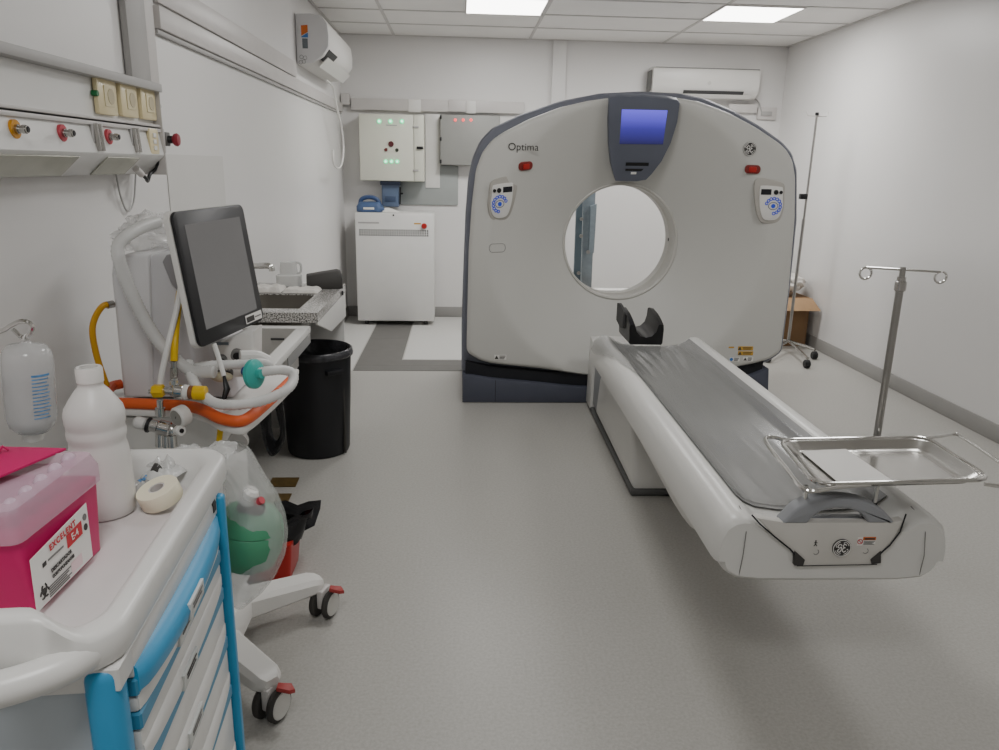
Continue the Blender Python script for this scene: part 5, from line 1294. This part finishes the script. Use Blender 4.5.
# white bottle
btl = thing('plastic_bottle', 'uncapped white plastic bottle standing on the cart tray beside the sharps container', 'bottle', (-.607, 1.27, ZT2))
bc = onz(106.5, 511, ZT2); bmx = Matrix.Translation((bc.x, bc.y, ZT2)) @ Matrix.Diagonal((.95, .95, .875, 1))
prf = [(0, 0), (.046, 0), (.0505, .006), (.051, .03), (.0505, .085), (.0495, .115), (.0475, .135), (.0455, .143), (.0455, .150), (.0475, .157), (.048, .166), (.0465, .172), (.0465, .178), (.0485, .185), (.0490, .200), (.0465, .213), (.036, .232), (.0265, .247), (.0205, .254), (.0200, .258), (.0205, .260), (.0205, .288), (.0195, .291), (.0150, .291), (.0150, .266), (0, .266)]
MB().lathe(prf, bmx, 40).build('bottle_body', M['hdpe'], btl, 50)
MB().lathe([(.0208, .262), (.0216, .263), (.0216, .287), (.0205, .290)], bmx, 40).build('neck_collar', M['white'], btl)
# saline bottle hanging from a hook
hk = thing('iv_hook', 'steel hook arm of a drip pole at the left rear of the cart', 'hook', CW(.70, .60, .9))
hp_ = [V((-1.02, 1.52, 1.10)), ony(0, 331.5, 1.50), ony(10, 326, 1.5), ony(20, 321.5, 1.5), ony(29, 322.5, 1.5), ony(32.5, 328, 1.5), ony(28, 336, 1.5), ony(21, 336.5, 1.5), ony(13, 329, 1.5)]
hp_[0] = ony(-40, 345, 1.5)
MB().tube(catmull(hp_, 6), .0045, 8).build('hook_arm', M['chrome'], hk)
pb0 = ony(-40, 345, 1.5)
MB().cyl(V((pb0.x, pb0.y, .002)), V((pb0.x, pb0.y, 1.35)), .010, n=14).build('pole', M['brushed'], hk)
MB().cyl(V((pb0.x, pb0.y, .002)), V((pb0.x, pb0.y, .03)), .09, n=28, bev=.008).build('pole_base', M['steel'], hk)
sbt = thing('saline_bottle', 'clear saline bottle with blue print hanging from the hook behind the cart', 'bottle', ony(30, 400, 1.5))
t0, b0 = ony(26, 343, 1.5), ony(33, 434, 1.5)
axv = (t0-b0).normalized(); Ls = (t0-b0).length
smx = Matrix.Translation(b0) @ axv.to_track_quat('Z', 'Y').to_matrix().to_4x4()
k = Ls
MB().lathe([(0, .04*k), (.028, .035*k), (.040, .10*k), (.0455, .2*k), (.0455, .80*k), (.043, .90*k), (.034, .97*k), (.010, 1.0*k), (.008, 1.02*k), (0, 1.02*k)], smx, 36).build('bottle_body', M['saline'], sbt, 50)
MB().lathe([(0, .05*k), (.027, .045*k), (.038, .11*k), (.0435, .2*k), (.0435, .66*k), (0, .66*k)], smx, 32).build('saline_liquid', mat('saline_liquid', (190, 192, 194), .1, alpha=.45), sbt, 50)
MB().lathe([(0, -.06*k), (.018, -.06*k), (.020, -.03*k), (.020, .04*k), (0, .04*k)], smx, 24).build('bottle_cap', M['white'], sbt)
MB().tube(catmull([smx @ V((0, 0, 1.0*k)), smx @ V((.008, 0, 1.05*k)), smx @ V((0, 0, 1.085*k)), smx @ V((-.008, 0, 1.05*k)), smx @ V((0, 0, 1.0*k))], 5), .002, 6).build('hanging_loop', M['hdpe'], sbt)
cdir = (CAM-(smx @ V((0, 0, .45*k)))); loc = smx.inverted().to_3x3() @ cdir; a0 = math.atan2(loc.y, loc.x)
prt = MB()
for rr in range(13):
    z = (.70-.038*rr)*k; hh_ = .011*k if rr else .022*k
    a1, a2 = a0+R(5), a0+R(48-(rr*13 % 9))
    prt.grid(lambda s, t, z=z, hh_=hh_, a1=a1, a2=a2: smx @ V((.0462*math.cos(a1+(a2-a1)*s), .0462*math.sin(a1+(a2-a1)*s), z+hh_*(t-.5))), 8, 2)
prt.build('blue_print', M['bluetxt'], sbt)
# tape roll
tpm = Matrix.Translation(onz(161, 496, .9405)) @ Matrix.Rotation(R(14), 4, 'X') @ Matrix.Rotation(R(-14), 4, 'Y')
tpt = thing('tape_roll', 'cream roll of medical tape lying on the cart tray', 'tape', onz(161, 496, .922))
MB().lathe([(.014, -.012), (.0345, -.012), (.0355, -.010), (.0355, .014), (.0345, .016), (.014, .016), (.014, -.012)], tpm @ Matrix.Translation((0, 0, .003)), 40).build('tape_winding', M['tape'], tpt)
MB().lathe([(.0115, -.011), (.0138, -.011), (.0138, .0155), (.0115, .0155), (.0115, -.011)], tpm @ Matrix.Translation((0, 0, .003)), 32).build('tape_core', M['trunk'], tpt)
# packets
def packet(pl, z, nm, m, lbl, sd, prints):
    q = [onz(x, y, z) for x, y in pl]
    t = thing(nm, lbl, 'packet', sum(q, V())/4, 0, 'sterile packets on the cart tray')
    def f(s, tt):
        p = (q[0]*(1-s)+q[1]*s)*(1-tt)+(q[3]*(1-s)+q[2]*s)*tt
        e = min(s, 1-s, tt, 1-tt)
        return p+V((0, 0, .014*math.sqrt(min(1, e/.3))*(.5+abs(noise.noise(V((s*4+sd, tt*4, 0)))*1.6))))
    MB().grid(f, 20, 20, .0008).build('wrapper', m, t, 70)
    for (s0, s1, t0_, t1_, mm) in prints:
        MB().grid(lambda s, tt: f(s0+(s1-s0)*s, t0_+(t1_-t0_)*tt)+V((0, 0, .0006)), 6, 6).build('printed_patch', mm, t)
packet([(128, 492), (150, 497), (176, 478), (150, 470)], .927, 'sterile_packet', M['clearbag'], 'crumpled clear sterile packet with blue print beside the tape roll', 1.0, [(.1, .4, .3, .7, M['bluetxt']), (.55, .8, .5, .8, M['navy'])])
packet([(140, 478), (165, 484), (188, 470), (160, 462)], .938, 'sterile_packet', mat('white_wrapper', (226, 226, 224), .3, alpha=.7), 'white-edged sterile packet on top, at the far rim of the cart tray', 4.0, [(.2, .5, .2, .5, M['ink'])])
packet([(146, 466), (170, 470), (184, 459), (158, 455)], .946, 'sterile_packet', M['clearbag'], 'clear flat packet leaning on the far rim of the cart tray', 8.0, [(.3, .6, .3, .5, M['greyst'])])
# hanging bag with green resuscitator
gb = thing('resuscitator_bag', 'green manual resuscitator with a white valve inside the hanging clear bag', 'resuscitator', ony(248, 525, 1.52))
gcen = ony(249, 536, 1.53)
MB().lathe([(0, -.075), (.03, -.071), (.055, -.054), (.066, -.025), (.0685, .0), (.066, .02), (.064, .022), (.066, .024), (.062, .040), (.048, .058), (.026, .066), (0, .068)], Matrix.Translation(gcen) @ Matrix.Rotation(R(8), 4, 'Y') @ Matrix.Scale(1.08, 4), 40).build('squeeze_bag', M['resgreen'], gb, 50)
c = ony(248, 494, 1.50)
MB().cyl(c+V((-.01, 0, -.02)), c+V((.012, -.004, .012)), .018, n=20, bev=.006).build('valve', M['white'], gb)
MB().cyl(ony(240, 510, 1.52), ony(262, 507, 1.51), .020, n=20, bev=.006).build('valve_collar', M['rubber'], gb)
MB().cyl(ony(257, 503, 1.495), ony(262, 500, 1.49), .008, n=12).build('pink_cap', M['pinkring'], gb)
bgt = thing('clear_bag', 'large clear plastic bag tied to the far corner of the cart', 'plastic bag', ony(250, 525, 1.5))
prof_px = [(448, 206, 246), (456, 200, 252), (466, 214, 258), (480, 224, 266), (497, 225, 277), (515, 226, 284), (535, 226, 287), (555, 227, 285), (575, 228, 276), (590, 230, 264), (602, 232, 250), (606, 236, 246)]
def bagf(s, t):
    i = min(len(prof_px)-2, int(t*(len(prof_px)-1))); k = t*(len(prof_px)-1)-i
    a, b_ = prof_px[i], prof_px[i+1]
    y = a[0]+(b_[0]-a[0])*k; xl = a[1]+(b_[1]-a[1])*k; xr = a[2]+(b_[2]-a[2])*k
    pl, pr = ony(xl, y, 1.535), ony(xr, y, 1.535)
    c = (pl+pr)/2; rx = (pr-pl).length/2; ry = rx*1.0+.004
    a_ = 2*math.pi*s
    w_ = 1+.05*noise.noise(V((math.cos(a_)*3, math.sin(a_)*3, t*3)))+.10*(1-t)**2*noise.noise(V((math.cos(a_)*7, math.sin(a_)*7, t*.8)))+.06*max(0, t-.8)*noise.noise(V((math.cos(a_)*9, math.sin(a_)*9, t)))
    return V((c.x+rx*math.cos(a_)*w_, c.y+ry*math.sin(a_)*w_, c.z))
MB().grid(bagf, 64, 40, 0, True).build('bag_film', M['clearbag'], bgt, 80)
def knotf(s, t):
    a = ony(178, 452, 1.47); b_ = ony(236, 452, 1.52)
    p = a.lerp(b_, s); w_ = .018+.016*abs(noise.noise(V((s*6, 1.1, 2))))
    return p+V((.004*noise.noise(V((s*9, t*9, 0))), w_*(t-.5)*2.0, .006+.012*noise.noise(V((s*5, t*7, 3)))+.010*math.cos(3*t)*math.sin(6*s)))
MB().grid(knotf, 30, 16, .0008).build('bag_neck', M['clearbag'], bgt, 80)

# merge loose liner fold into its bin
for o in list(bpy.data.objects):
    if o.name == 'liner_fold' and o.parent is None:
        o.parent = rb; o.matrix_parent_inverse = RM[rb.name].inverted()
